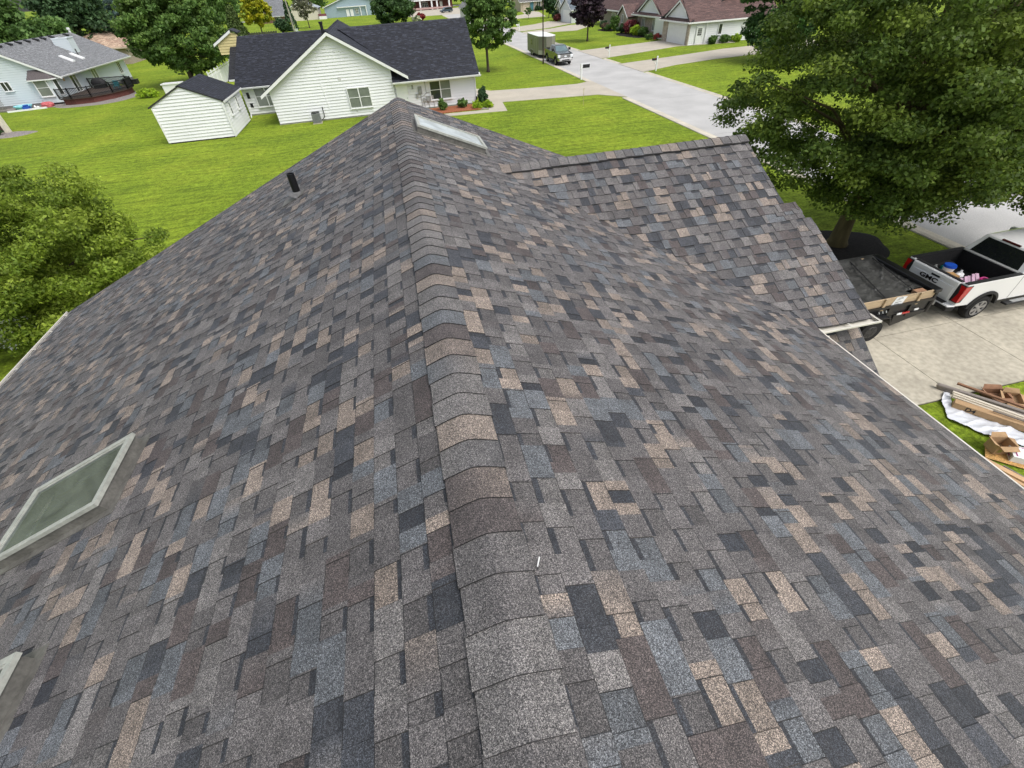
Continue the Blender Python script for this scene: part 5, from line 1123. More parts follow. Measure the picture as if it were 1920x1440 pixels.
    mb = MB(); mb.ext([(6.15, -1.03, .52), (6.42, -.85, .52), (6.42, .85, .52), (6.15, 1.03, .52)], (0, 0, .26)); fb = mb.build('front_bumper', M_CHROME if chrome else paint, t, local=True, bevel=.03)
    mb = MB(); mb.box(6.38, 6.43, -.5, .5, .56, .68); mb.build('intake', M_BLACKP, fb, local=True)
WT_ = thing('pickup_truck', 'white pickup truck with open loaded bed parked on the driveway', 'pickup truck', (15.98, 9.66, .045), 0)
pickup(WT_, M_PAINTW, M_BLACKP, M_RIM)
tg = [c for c in WT_.children if c.name.startswith('tailgate')][0]
text_mesh('GMC', .235, .008, tg, 'lettering', mat('letter black', (.02, .016, .016), .35), Matrix.Translation((-.058, .10, 1.13)) @ Matrix(((0, 0, -1, 0), (-1.2, 0, 0, 0), (0, .78, 0, 0), (0, 0, 0, 1))))
DT = thing('pickup_truck', 'dark green-grey pickup truck with chrome grille parked on the street', 'pickup truck', (22.55, 74.35, .005), -math.pi/2)
pickup(DT, M_PAINTD, M_BLACKP, M_RIM, True)
# enclosed trailer behind it
ET = thing('enclosed_trailer', 'olive-grey enclosed cargo trailer with white roof hitched behind dark pickup', 'trailer', (22.6, 76.2, .005))
M_OLV = mat('olive grey skin', (.20, .20, .155), .4, .05, 1.2, spec=.4)
mb = MB(); xs = (21.35, 23.85); y0, y1, z0, z1 = 76.9, 83.2, .45, 2.5
fp = [(xs[0], y1), (xs[0], y0), (22.2, 75.75), (23.0, 75.75), (xs[1], y0), (xs[1], y1)]
mb.ext([(x, y, z0) for x, y in fp], (0, 0, z1-z0)); body = mb.build('body', M_OLV, ET)
mb = MB(); mb.ext([(22.6+(x-22.6)*1.01, 79.5+(y-79.5)*1.01, z1) for x, y in fp], (0, 0, .06)); mb.build('roof', M_TRIM, ET)
mb = MB(); mb.box(21.33, 21.35, 77.9, 78.75, .55, 2.25); mb.build('side_door', M_OLV, ET); d_ = mb
mb = MB()
for (a, b, c, e_) in ((77.84, 78.81, 2.25, 2.31), (77.84, 77.9, .55, 2.25), (78.75, 78.81, .55, 2.25)): mb.box(21.32, 21.35, a, b, c, e_)
mb.build('door_trim', mat('pale alloy', (.45, .45, .4), .4, metal=.3), ET)
mb = MB(); mb.box(21.33, 21.35, 80.3, 80.85, 1.35, 1.95); wq = mb.build('window', M_CGLASS, ET)
mb = MB(); mb.box(21.32, 21.35, 80.55, 80.6, 1.35, 1.95); mb.box(21.32, 21.35, 80.3, 80.85, 1.62, 1.67); mb.build('frame', M_OLV, wq)
mb = MB(); mb.ext([(21.34, 76.92, .45), (22.19, 75.74, .45), (22.19, 75.74, .95), (21.34, 76.92, .95)], (-.02, -.02, 0)); mb.ext([(23.0, 75.74, .45), (23.86, 76.92, .45), (23.86, 76.92, .95), (23.0, 75.74, .95)], (.02, -.02, 0)); mb.build('stone_guard', MATS['pale alloy'], ET)
for sx, s in ((21.45, -1), (23.75, 1)):
    for yy in (80.2, 81.05):
        mb = MB(); mb.tube([(sx-.1, yy, .34), (sx+.1, yy, .34)], .34, 20); wq = mb.build('wheel', M_TYRE, ET); mb = MB(); mb.tube([(sx+s*.08, yy, .34), (sx+s*.115, yy, .34)], .2, 14); mb.build('rim', M_RIM, wq)
    mb = MB()
    for yy, z in ((79.75, .45), (79.8, .7), (80.0, .8), (81.25, .8), (81.45, .7), (81.5, .45)): pass
    pts = [(79.7, .42), (79.78, .72), (79.95, .8), (81.3, .8), (81.47, .72), (81.55, .42)]
    for a, b in zip(pts[:-1], pts[1:]): mb.bar((sx+s*.02, a[0], a[1]), (sx+s*.02, b[0], b[1]), .26, .04)
    mb.build('fender', MATS['pale alloy'], ET)
mb = MB(); mb.bar((22.3, 76, .45), (22.58, 74.9, .48), .09); mb.bar((22.9, 76, .45), (22.58, 74.9, .48), .09); mb.build('tongue', M_BLACKP, ET)
mb = MB(); mb.box(21.5, 23.7, 77, 83, .3, .45); mb.build('chassis', M_BLACKP, ET)
# far parked car
SV = thing('car', 'dark blue car parked before the maroon porch', 'car', (24.4, 214.5, .03), math.radians(-165)); mb = MB()
pf = [(-2.3, .3), (2.3, .3), (2.35, .75), (1.3, .95), (.6, 1.55), (-1.7, 1.6), (-2.25, 1.0)]
mb.ext([(x, -.92, z) for x, z in pf], (0, 1.84, 0)); mb.build('body', mat('dark blue paint', (.04, .06, .085), .25, coat=.5), SV, local=True, bevel=.08)
mb = MB(); mb.ext([(x, -.94, z) for x, z in ((1.1, 1.0), (.55, 1.48), (-1.6, 1.5), (-2.0, 1.02))], (0, 1.88, 0)); mb.build('side_window', M_CGLASS, SV, local=True); mb = MB(); mb.poly([(1.28, -.8, 1.0), (1.28, .8, 1.0), (.66, .72, 1.52), (.66, -.72, 1.52)]); mb.build('windscreen', M_WSHIELD, SV, local=True)
for x in (-1.4, 1.4):
    for s in (-1, 1): mb = MB(); mb.tube([(x, s*.75, .33), (x, s*.96, .33)], .33, 16); q = mb.build('wheel', M_TYRE, SV, local=True); mb = MB(); mb.tube([(x, s*.95, .33), (x, s*.97, .33)], .2, 12); mb.build('rim', M_RIM, q, local=True)

# ---------------------------------------------------------------- dump trailer
TR = thing('dump_trailer', 'black dump trailer with wooden sideboards and dark mesh tarp, hitched behind white pickup', 'trailer', (13, 9.95, .045))
M_TRB = mat('black trailer paint', (.010, .010, .011), .3, .2, 5, spec=.5)
M_BOARD = mat('raw board', (.44, .33, .21), .8, .16, 2.2, n2=.12, scale2=30, stretch=(.4, 3, 6))
xa, xb, ya, yb = 10.9, 15.1, 8.80, 11.15
mb = MB(); mb.box(xa, xb, ya, ya+.06, .70, 1.13); mb.box(xa, xb, yb-.06, yb, .70, 1.13); mb.box(xa, xb, ya, yb, .60, .72)
for k in range(6): x = xa+.3+k*.78; mb.box(x, x+.07, ya-.05, ya, .62, 1.13); mb.box(x, x+.07, yb, yb+.05, .62, 1.13)
for y in (ya-.06, yb): mb.box(xa, xb, y, y+.06, 1.07, 1.15)
mb.build('box', M_TRB, TR)
mb = MB(); mb.box(15.06, 15.16, ya-.04, yb+.04, .62, 1.38); mb.box(14.96, 15.22, ya-.05, yb+.05, 1.33, 1.44); mb.build('bulkhead', M_TRB, TR, bevel=.02)
mb = MB(); mb.ext([(14.0, ya-.03, .30), (15.1, ya-.03, .62), (15.1, ya-.03, .72), (13.9, ya-.03, .72)], (0, .05, 0)); mb.ext([(14.0, yb-.03, .30), (15.1, yb-.03, .62), (15.1, yb-.03, .72), (13.9, yb-.03, .72)], (0, .05, 0)); mb.box(xa, 15.1, 9.3, 10.65, .45, .70); mb.build('chassis', M_TRB, TR)
mb = MB(); mb.bar((15.1, 9.35, .55), (16.1, 9.95, .55), .1); mb.bar((15.1, 10.6, .55), (16.1, 9.95, .55), .1); mb.box(15.3, 15.8, 9.7, 10.2, .5, .9); mb.build('tongue', M_TRB, TR)
for y in (ya+.0, yb-.04):
    mb = MB(); mb.box(xa, 15.08, y, y+.04, 1.152, 1.41); sb = mb.build('sideboard', M_BOARD, TR)
    for x in (11.6, 12.35, 13.2, 14.45): mb = MB(); mb.box(x, x+.09, y-.05, y-.002, 1.03, 1.43); mb.build('stake', M_BOARD, sb)
mb = MB(); mb.ext([(13.55, ya-.012, 1.13), (13.95, ya-.012, 1.12), (14.0, ya-.012, 1.39), (13.62, ya-.012, 1.42)], (0, .008, 0)); o = mb.build('placard', M_TRIM, TR)
mb = MB()
for (u, z, w_, h_) in ((13.70, 1.535, .16, .014), (13.68, 1.50, .20, .010), (13.66, 1.47, .12, .010), (13.65, 1.40, .22, .012), (13.64, 1.37, .14, .010), (13.64, 1.33, .18, .008)): mb.box(u, u+w_, ya-.0145, ya-.0125, z-.17, z-.17+h_)
mb.build('print', M_BLACKP, o)
NX, NY = 44, 26; mb = MB()                                         # tarp: sags between the ribs, wrinkled over the load
rg = random.Random(3); bumps = [(rg.uniform(xa, xb), rg.uniform(ya, yb), rg.uniform(.25, .6), rg.uniform(-.04, .05)) for _ in range(24)]; rid = [(rg.uniform(xa, xb), rg.uniform(ya, yb), rg.uniform(-.9, .9), rg.uniform(.03, .08)) for _ in range(34)]
def tz(x, y):
    z = 1.36-.06*math.sin(math.pi*(y-ya)/(yb-ya))+.03*math.sin(x*7+y*2)*.5
    for bx_, by_, r, h in bumps: z += h*math.exp(-((x-bx_)**2+(y-by_)**2)/(r*r))*.35
    for bx_, by_, a, h in rid:
        u = (x-bx_)*math.cos(a)+(y-by_)*math.sin(a); v = -(x-bx_)*math.sin(a)+(y-by_)*math.cos(a); z += h*.55*math.exp(-(v/.04)**2-(u/.8)**2)
    e_ = (y-ya)/.25; z = z if e_ > 1 else 1.36+(z-1.36)*max(e_, 0); f_ = max(0., min(1., (yb-.02-y)/.3)); return 1.435+(z-1.435)*f_
g = [[(xa+.0+(15.05-xa)*i/NX, ya+.05+(yb-ya+.02)*j/NY) for j in range(NY+1)] for i in range(NX+1)]
for i in range(NX):
    for j in range(NY):
        q = [g[i][j], g[i+1][j], g[i+1][j+1], g[i][j+1]]
        if i > NX-9 and j < 3: continue
        mb.poly([(x, y, tz(x, y)) for x, y in q])
M_TARP = mat('black mesh tarp', (.06, .06, .057), .32, .4, 2.5, spec=.45, n2=.3, scale2=14)
tp = mb.build('tarp', M_TARP, TR)
mb = MB()
for dx in (0, 1.1, 2.2): mb.bar((12.2+dx-.0, ya+.05, 1.39), (13.1+dx*.8, yb-.1, 1.42), .035, .012)
mb.build('strap', M_BLACKP, TR)
mb = MB(); mb.box(14.4, 14.75, ya+.06, ya+.22, 1.2, 1.41); mb.build('load', mat('cut lumber', (.30, .17, .10), .8, .2, 9), TR)
for x in (12.15, 13.02):
    for y, s in ((ya-.12, -1), (yb+.12, 1)):
        wq = MB(); wq.tube([(x, y-.13, .40), (x, y+.13, .40)], .39, 24); o = wq.build('wheel', M_TYRE, TR); wq = MB(); wq.tube([(x, y+s*.10, .40), (x, y+s*.14, .40)], [.24, .21], 18)
        for k in range(8): a = k*math.pi/4; wq.bar((x+.08*math.cos(a), y+s*.145, .40+.08*math.sin(a)), (x+.2*math.cos(a), y+s*.145, .40+.2*math.sin(a)), .04, .012, up=(0, 1, 0))
        wq.build('rim', M_RIMB, o)
for y in (ya-.14, yb+.14):
    mb = MB(); pts = [(11.62, .62), (11.72, .86), (11.9, .90), (13.3, .90), (13.45, .86), (13.58, .6)]
    for a, b in zip(pts[:-1], pts[1:]): mb.bar((a[0], y, a[1]), (b[0], y, b[1]), .3, .03)
    mb.build('fender', M_TRB, TR)
mb = MB(); mb.box(13.95, 14.35, ya-.066, ya-.05, .74, .80); mb.box(14.55, 14.7, ya-.066, ya-.05, .80, .86); mb.build('reflector', M_TRIM, TR); mb = MB(); mb.box(14.12, 14.40, ya-.07, ya-.052, .745, .802); mb.build('reflector', M_RED, TR)
for k in range(3): mb = MB(); mb.tube([(13.15+k*.13, ya-.06, 1.02), (13.15+k*.13, ya-.1, .97), (13.15+k*.13, ya-.06, .93)], .018, 6); mb.build('hook', M_GREY, TR)

# things lying in the pickup bed
bz = .845+.05
mb = MB(); mb.tube([(17.05, 10.05, bz), (17.05, 10.05, bz+.33)], [.14, .155], 18); bk = thing('bucket', 'white bucket with bright blue lid in the pickup bed', 'bucket', (17.05, 10.05, bz)); mb.build('pail', M_TRIM, bk)
mb = MB(); mb.tube([(17.05, 10.05, bz+.33), (17.05, 10.05, bz+.40)], [.185, .17], 20); mb.build('lid', mat('blue lid', (.01, .07, .42), .4), bk)
mb = MB(); mb.ext([(16.55, 9.72, bz), (17.05, 9.6, bz), (17.12, 9.98, bz), (16.62, 10.08, bz)], (0, 0, .2)); one(mb, 'carton', mat('tan cardboard', (.40, .24, .10), .85, .12, 5), 'tan carton beside the blue-lidded bucket in the pickup bed', 'carton')
M_PINK = mat('pink foam', (.62, .42, .55), .8, .08, 4)
mb = MB()
for k in range(5): mb.ext([(16.5+k*.13, 9.05+.01*k, bz+.02*k), (16.5+k*.13+.1, 9.03, bz+.02*k), (17.15+k*.13, 9.52, bz+.02*k), (17.05+k*.13, 9.56, bz+.02*k)], (0, 0, .16+.02*(k % 2)))
one(mb, 'foam_pack', M_PINK, 'pale pink foam strips stacked in the pickup bed', 'foam strips')
def coil(name, c, R, r, turns, m, label, cat):
    mb = MB(); n = 20*turns; mb.tube([(c[0]+R*(1+.05*math.sin(k*.9))*math.cos(2*math.pi*k/20), c[1]+R*math.sin(2*math.pi*k/20), c[2]+r+.02*turns*k/n+.012*math.sin(k)) for k in range(n+1)], r, 6); return one(mb, name, m, label, cat)
coil('hose', (16.75, 8.93, bz+.2), .16, .028, 4, mat('green hose', (.01, .20, .10), .4), 'green coiled hose by the pickup bed side', 'hose')
coil('cord', (17.35, 9.05, bz+.2), .16, .02, 5, mat('magenta cord', (.55, .03, .22), .5), 'magenta coiled cord on the pink foam', 'cord')
for k, (x, y, s, m, lb) in enumerate(((16.75, 10.28, .16, M_GREY, 'grey crumpled rag near the tailgate corner of the pickup bed'), (17.2, 9.75, .15, M_TRIM, 'white crumpled bag right of the blue-lidded bucket'), (17.25, 10.35, .12, mat('teal cloth', (.01, .17, .16), .6), 'teal jug behind the blue-lidded bucket'), (17.45, 10.2, .10, M_TRIM, 'small white bottle beyond the blue lid'))):
    mb = MB(); mb.blob((x, y, bz+s*.9), (s, s*.8, s*.9), 9, 6, .22); mb.tube([(x, y, bz+s*1.5), (x+.02, y, bz+s*2.1)], [.04, .03], 6); one(mb, ('rag', 'bag', 'jug', 'bottle')[k], m, lb, ('rag', 'bag', 'jug', 'bottle')[k])

# ================================================================ BUILDING WASTE BY THE DRIVEWAY
def e2(x, y, z=0): return Vector(at(1700+x*220/1377, 690+y*220/1377, z))
M_CARD = mat('cardboard', (.40, .26, .14), .85, .12, 5, n2=.08, scale2=30); M_CARD2 = mat('dark cardboard', (.24, .13, .075), .85, .15, 6)
M_GREYM = mat('grey brown aluminium', (.22, .19, .165), .4, .08, 3, spec=.5, metal=.2); M_BEIGE = mat('beige siding strip', (.60, .54, .44), .5, .05, 3)
def strip(p, q, length, w_, h_, z, name, m, label, cat, group=None, round_=False):
    a, b = e2(*p, z), e2(*q, z); d = (b-a).normalized(); b = a+d*length; mb = MB()
    if round_:
        mb.tube([a, a+d*.03, b], [h_*.9, h_, h_], 12)
    else: mb.bar(a+Vector((0, 0, h_/2)), b+Vector((0, 0, h_/2)), w_, h_)
    return one(mb, name, m, label, cat, group)
strip((350, 195), (1377, 525), 4.2, .1, .06, .16, 'downspout', M_GREYM, 'grey round downspout topmost on the scrap pile by the driveway', 'downspout', 'strips on the scrap pile', True)
strip((350, 220), (1377, 572), 4.2, .1, .055, .09, 'downspout', M_GREYM, 'grey round downspout with shiny end, lying under the topmost one', 'downspout', 'strips on the scrap pile', True)
strip((580, 190), (1377, 478), 4.0, .07, .05, .22, 'batten', M_CARD2, 'reddish brown batten along the far side of the scrap pile', 'batten', 'strips on the scrap pile')
strip((525, 290), (1377, 596), 4.0, .07, .05, .22, 'siding_strip', M_BEIGE, 'beige siding strip next to the grey downspouts', 'siding strip', 'strips on the scrap pile')
strip((525, 318), (1377, 622), 4.0, .055, .05, .19, 'siding_strip', M_BEIGE, 'middle beige siding strip of the three on the scrap pile', 'siding strip', 'strips on the scrap pile')
strip((525, 345), (1377, 655), 4.0, .06, .05, .15, 'siding_strip', M_BEIGE, 'beige siding strip next to the long cardboard box', 'siding strip', 'strips on the scrap pile')
strip((1000, 508), (1377, 636), 2.5, .03, .03, .26, 'channel', M_GREYM, 'thin grey channel lying over the beige siding strips', 'channel', 'strips on the scrap pile')
a, b = e2(512, 462, .05), e2(1377, 758, .05); d = (b-a).normalized(); sd_ = Vector((d.y, -d.x, 0)); sd_ = sd_ if sd_.x < 0 else -sd_; b = a+d*4.2
LB = thing('long_box', 'long cardboard box marked D4 on the scrap pile', 'cardboard box', tuple(a)); mb = MB()
up_ = Vector((0, 0, .17)); wv = Vector((-sd_.x, -sd_.y, 0))*.2
mb.loft([[a, b, b+wv, a+wv], [a+up_, b+up_, b+wv+up_, a+wv+up_]]); mb.build('box', M_CARD, LB)
nrm = -wv.normalized(); ctr = a+d*.36+Vector((0, 0, .08))+nrm*.004-Vector(LB.location)
text_mesh('D4', .17, .002, LB, 'marking', M_BLACKP, Matrix.Translation(ctr) @ Matrix(((d.x, 0, nrm.x, 0), (d.y, 0, nrm.y, 0), (0, 1, 0, 0), (0, 0, 0, 1))))
# crumpled white plastic sheet
pp = [(415, 262), (500, 288), (480, 330), (505, 470), (700, 545), (985, 645), (1480, 820), (1480, 980), (1160, 880), (880, 800), (700, 705), (640, 690), (520, 640), (455, 590), (425, 480), (378, 420), (398, 330)]
W2 = [e2(*p)[:2] for p in pp]
def inside(x, y):
    c = False
    for k in range(len(W2)):
        (x1, y1), (x2, y2) = W2[k], W2[k-1]
        if (y1 > y) != (y2 > y) and x < (x2-x1)*(y-y1)/(y2-y1)+x1: c = not c
    return c
rg = random.Random(5); xs_ = [p[0] for p in W2]; ys_ = [p[1] for p in W2]; rid = [(rg.uniform(min(xs_), max(xs_)), rg.uniform(min(ys_), max(ys_)), rg.uniform(-1.3, .5), rg.uniform(.008, .032)) for _ in range(80)]
def pz(x, y):
    z = .035
    for bx_, by_, an, h in rid:
        u = (x-bx_)*math.cos(an)+(y-by_)*math.sin(an); v = -(x-bx_)*math.sin(an)+(y-by_)*math.cos(an); z += h*math.exp(-(v/.05)**2-(u/.4)**2)
    return z
mb = MB(); st = .011; x = min(xs_)
idx = {}
while x < max(xs_):
    y = min(ys_)
    while y < max(ys_):
        if inside(x+st/2, y+st/2):
            mb.poly([(xx, yy, pz(xx, yy)) for xx, yy in ((x, y), (x+st, y), (x+st, y+st), (x, y+st))])
        y += st
    x += st
one(mb, 'plastic_sheet', mat('white plastic film', (.60, .62, .65), .35, .03, 3, spec=.5), 'crumpled white plastic sheet under the scrap pile', 'plastic sheet')
def open_box(c, l, w_, h, rz, tilt, m, label, flaps=True, name='carton'):
    t = thing(name, label, 'cardboard box', tuple(c)); R = Matrix.Rotation(rz, 3, 'Z') @ Matrix.Rotation(tilt, 3, 'X')
    def T(x, y, z): v = R @ Vector((x, y, z)); return (v.x, v.y, v.z)
    mb = MB()
    for q in ([(-l/2, -w_/2, 0), (l/2, -w_/2, 0), (l/2, -w_/2, h), (-l/2, -w_/2, h)], [(-l/2, w_/2, 0), (l/2, w_/2, 0), (l/2, w_/2, h), (-l/2, w_/2, h)], [(-l/2, -w_/2, 0), (-l/2, w_/2, 0), (-l/2, w_/2, h), (-l/2, -w_/2, h)], [(l/2, -w_/2, 0), (l/2, w_/2, 0), (l/2, w_/2, h), (l/2, -w_/2, h)], [(-l/2, -w_/2, .01), (l/2, -w_/2, .01), (l/2, w_/2, .01), (-l/2, w_/2, .01)]):
        n_ = (Vector(q[1])-Vector(q[0])).cross(Vector(q[2])-Vector(q[0])).normalized()*.006; mb.ext([T(*p) for p in q], tuple(R @ n_))
    o = mb.build('box', m, t, local=True)
    if flaps:
        for q in ([(-l/2, -w_/2, h), (l/2, -w_/2, h), (l/2+.02, -w_/2-.12, h-.06), (-l/2+.03, -w_/2-.14, h-.03)], [(-l/2, w_/2, h), (l/2, w_/2, h), (l/2-.05, w_/2+.1, h+.08), (-l/2+.02, w_/2+.08, h+.1)], [(l/2, -w_/2, h), (l/2, w_/2, h), (l/2+.13, w_/2-.04, h-.02), (l/2+.12, -w_/2+.03, h-.08)], [(-l/2, -w_/2, h), (-l/2, w_/2, h), (-l/2-.1, w_/2-.02, h+.07), (-l/2-.12, -w_/2+.03, h+.05)]):
            mb = MB(); n_ = (Vector(q[1])-Vector(q[0])).cross(Vector(q[2])-Vector(q[0])).normalized()*.006; mb.ext([T(*p) for p in q], tuple(R @ n_)); mb.build('flap', m, t, local=True)
    return t, T
open_box(e2(1010, 350, .02), .50, .36, .16, -.35, 0, M_CARD2, 'torn open brown carton behind the scrap pile on the grass'); open_box(e2(1190, 385, .02), .40, .34, .15, -.5, .25, M_CARD, 'split tan carton lying against the torn brown carton')
LX, T = open_box(e2(1040, 955, .05), .40, .30, .28, -.28, 0, M_CARD, 'carton with two lime green labels on the sheathing board', True)
mb = MB()
for x in (-.15, .03):
    mb.poly([T(x, -.156, .06), T(x+.1, -.156, .06), T(x+.1, -.156, .16), T(x, -.156, .16)])
mb.build('label_sticker', mat('lime label', (.42, .62, .05), .6), LX, local=True)
M_OSB = mat('strand board', (.50, .29, .10), .8, .35, 16, n2=.4, scale2=40, stretch=(1, 2.2, 1))
o0, o1 = e2(895, 905), e2(900, 1062); dd = Vector((.72, -.69, 0)); mb = MB(); q = [o0, o0+dd*1.8, o1+dd*1.8, o1]; mb.ext([(p.x, p.y, .03) for p in q], (0, 0, .012)); one(mb, 'sheathing_board', M_OSB, 'orange strand board sheet lying under the cartons', 'board')
wb0 = e2(1150, 980, .045); WB = thing('window_carton', 'white carton with purple print lying on the strand board', 'carton', tuple(wb0)); R = Matrix.Rotation(-.70, 3, 'Z')
def T2(x, y, z): v = R @ Vector((x, y, z)); return (v.x, v.y, v.z)
mb = MB(); mb.loft([[T2(0, -.32, 0), T2(1.1, -.32, 0), T2(1.1, .10, 0), T2(0, .10, 0)], [T2(0, -.32, .17), T2(1.1, -.32, .17), T2(1.1, .10, .17), T2(0, .10, .17)]]); mb.build('box', M_TRIM, WB, local=True)
mb = MB(); mb.poly([T2(-.004, -.27, .03), T2(-.004, .05, .03), T2(-.004, .05, .14), T2(-.004, -.27, .14)]); mb.build('end_panel', mat('grey print', (.35, .37, .34), .7), WB, local=True)
mb = MB()
for (x0, x1, y0, y1) in ((.06, .09, -.28, .06), (.2, .75, -.29, -.27), (.2, .9, .05, .075), (.3, .33, -.2, -.02), (.4, .43, -.2, -.02)): mb.poly([T2(x0, y0, .173), T2(x1, y0, .173), T2(x1, y1, .173), T2(x0, y1, .173)])
for (y0, y1, z0) in ((-.3, -.29, .02), (-.2, -.06, .05)): mb.poly([T2(-.006, y0, z0), T2(-.006, y1, z0), T2(-.006, y1, z0+.04), T2(-.006, y0, z0+.04)])
mb.build('print', mat('purple print', (.30, .06, .17), .7), WB, local=True)
M_PLANK = mat('lumber', (.52, .34, .19), .8, .15, 3, n2=.1, scale2=30)
for k, (p, q, z, ln) in enumerate((((725, 985), (1377, 1325), .06, 4.2), ((940, 1135), (1377, 1392), .02, 3.5), ((1120, 1150), (1377, 1295), .05, 3.0))):
    a, b = e2(*p, z), e2(*q, z); d = (b-a).normalized(); mb = MB(); mb.bar(a, a+d*ln, (.14, .09, .03)[k], .038); one(mb, 'plank', (M_PLANK, M_PLANK, M_GREYM)[k], ('wide light plank running beside the strand board', 'narrow plank lying nearest the roof eave', 'thin dark strip at the edge of the strand board')[k], 'plank', 'planks by the strand board')

# ================================================================ STREET FURNITURE
def mailbox(loc, label, boxm, rz, tall=1.35, bx=(-.45, 0, 1.05)):
    t = thing('mailbox', label, 'mailbox', loc, rz, 'mailboxes along the street')
    mb = MB(); mb.box(-.06, .06, -.06, .06, 0, tall); mb.loft([[(-.08, -.08, tall), (.08, -.08, tall), (.08, .08, tall), (-.08, .08, tall)], [(-.01, -.01, tall+.1), (.01, -.01, tall+.1), (.01, .01, tall+.1), (-.01, .01, tall+.1)]]); mb.bar((-.55, 0, 1.0), (.08, 0, 1.0), .09, .07); mb.bar((-.42, 0, .98), (0, 0, .62), .05); mb.build('post', M_TRIM, t, local=True)
    mb = MB(); n = 8; pr = [(-.09, 0), (.09, 0), (.09, .12)]+[(.09*math.cos(math.pi*k/n), .12+.09*math.sin(math.pi*k/n)) for k in range(1, n)]+[(-.09, .12)]
    mb.ext([(-.62, y, 1.04+z) for y, z in pr], (.5, 0, 0)); b_ = mb.build('box', boxm, t, local=True)
    mb = MB(); mb.box(-.3, -.27, -.115, -.095, 1.1, 1.28); mb.build('flag', M_RED, b_, local=True); return t
mailbox((29.95, 71.3, 0), 'white post mailbox with dark box beside the farther driveway across the street', M_BLACKP, 0)
mailbox((30.35, 57.95, 0), 'white post mailbox with dark box beside the nearer driveway across the street', M_BLACKP, 0)
mailbox((28.9, 119.5, 0), 'small white mailbox far up the street near the twin driveways', M_TRIM, 0)
t = thing('mailbox', 'white board mailbox with black number panel on the near side of the street', 'mailbox', (20.9, 57.3, 0), 0, 'mailboxes along the street')
mb = MB(); mb.box(-.07, .07, -.07, .07, 0, 1.05); mb.box(-.12, .95, -.1, .1, 1.02, 1.5); mb.build('post', M_TRIM, t, local=True)
mb = MB(); mb.box(.1, .9, -.14, -.101, 1.1, 1.42); mb.build('number_panel', M_BLACKP, t, local=True)
LP = thing('light_pole', 'slim dark brown pole standing on the verge beside parked pickup', 'pole', (20.44, 71.3, 0)); mb = MB(); mb.tube([(20.44, 71.3, -.1), (20.44, 71.3, .5), (20.44, 71.3, 8.6)], [.12, .09, .07], 10); mb.build('shaft', mat('dark brown pole', (.035, .025, .02), .6), LP)
mb = MB(); mb.bar((20.44, 71.3, 8.5), (21.9, 71.3, 8.75), .06); mb.box(21.6, 22.2, 71.15, 71.45, 8.68, 8.82); mb.build('lamp_head', M_DARK, LP)
UP = thing('utility_pole', 'tall grey wooden utility pole beside the rounded hedge', 'utility pole', (-24.6, 172, 0)); mb = MB(); mb.tube([(-24.6, 172, -.1), (-24.6, 172, 11)], [.2, .14], 10); mb.build('shaft', mat('grey pole wood', (.34, .32, .28), .9, .2, 4), UP); mb = MB(); mb.bar((-25.8, 172, 10.4), (-23.4, 172, 10.4), .12); mb.build('crossarm', MATS['grey pole wood'], UP)
mb = MB(); mb.bar((-23.9, 172, 0), (-24.5, 172, 6), .03); one(mb, 'guy_guard', M_TRIM, 'pale cable guard leaning on the utility pole', 'cable guard')
mb = MB(); mb.box(-24.1, -23.4, 170.6, 171.2, 0, .95); mb.box(-24.15, -23.35, 170.55, 171.25, .95, 1.0); one(mb, 'utility_pedestal', mat('pale green box', (.55, .62, .55), .6), 'pale green utility box at the foot of the utility pole', 'utility box')
mb = MB(); mb.tube([(16.63, 44.76, 0), (16.63, 44.76, 1.35)], .02, 6); mb.tube([(16.63, 44.76, 1.2), (16.63, 44.76, 1.36)], .03, 6); one(mb, 'driveway_marker', mat('straw marker', (.45, .40, .2), .6), 'thin driveway marker stake on the front lawn', 'marker')
# ================================================================ VEGETATION
G_MAPLE = [(.050, .090, .022), (.062, .105, .026), (.040, .074, .020), (.085, .130, .030)]
G_BIG = [(.046, .073, .013), (.061, .090, .015), (.033, .056, .011), (.096, .128, .020), (.051, .078, .015)]
G_BUSH = [(.082, .116, .014), (.104, .140, .016), (.060, .092, .012), (.135, .172, .024)]
G_DARK = [(.026, .052, .022), (.034, .062, .025), (.020, .040, .018)]
G_MID = [(.050, .092, .024), (.066, .112, .028), (.040, .075, .022)]
G_YEL = [(.20, .20, .014), (.15, .17, .014), (.25, .23, .015), (.08, .11, .016)]
G_PUR = [(.018, .012, .016), (.026, .016, .021), (.012, .009, .012)]
G_LIME = [(.17, .24, .02), (.22, .28, .025), (.12, .18, .02)]
# big tree by our driveway
bt = tree('maple_tree', 'large leafy maple with thick olive trunk in a black mulch bed by the driveway', (17.0, 14.4, .05), 1.9, .31,
     [(.9, -.2, 6.0, 6.4, 5.9, 3.6), (-1.5, .2, 5.0, 4.4, 4.6, 2.6), (4.6, -1.2, 5.2, 5.0, 4.4, 3.0), (.5, .5, 8.2, 5.0, 5.0, 2.8), (-.8, -2.8, 4.2, 3.4, 2.2, 1.4), (4.0, -3.6, 3.9, 3.0, 1.6, 1.3), (4.4, -3.9, 3.1, 2.4, 1.2, .8), (-.9, -1.2, 2.9, 2.6, 1.8, .9), (.6, -1.9, 2.7, 2.6, 1.4, .8)],
     720, .72, 370, .082, G_BIG, M_BARK2, M_LEAF, flat=.5, up=.75, lean=(.1, .1), nb=46, inner=.5, droop=.12)
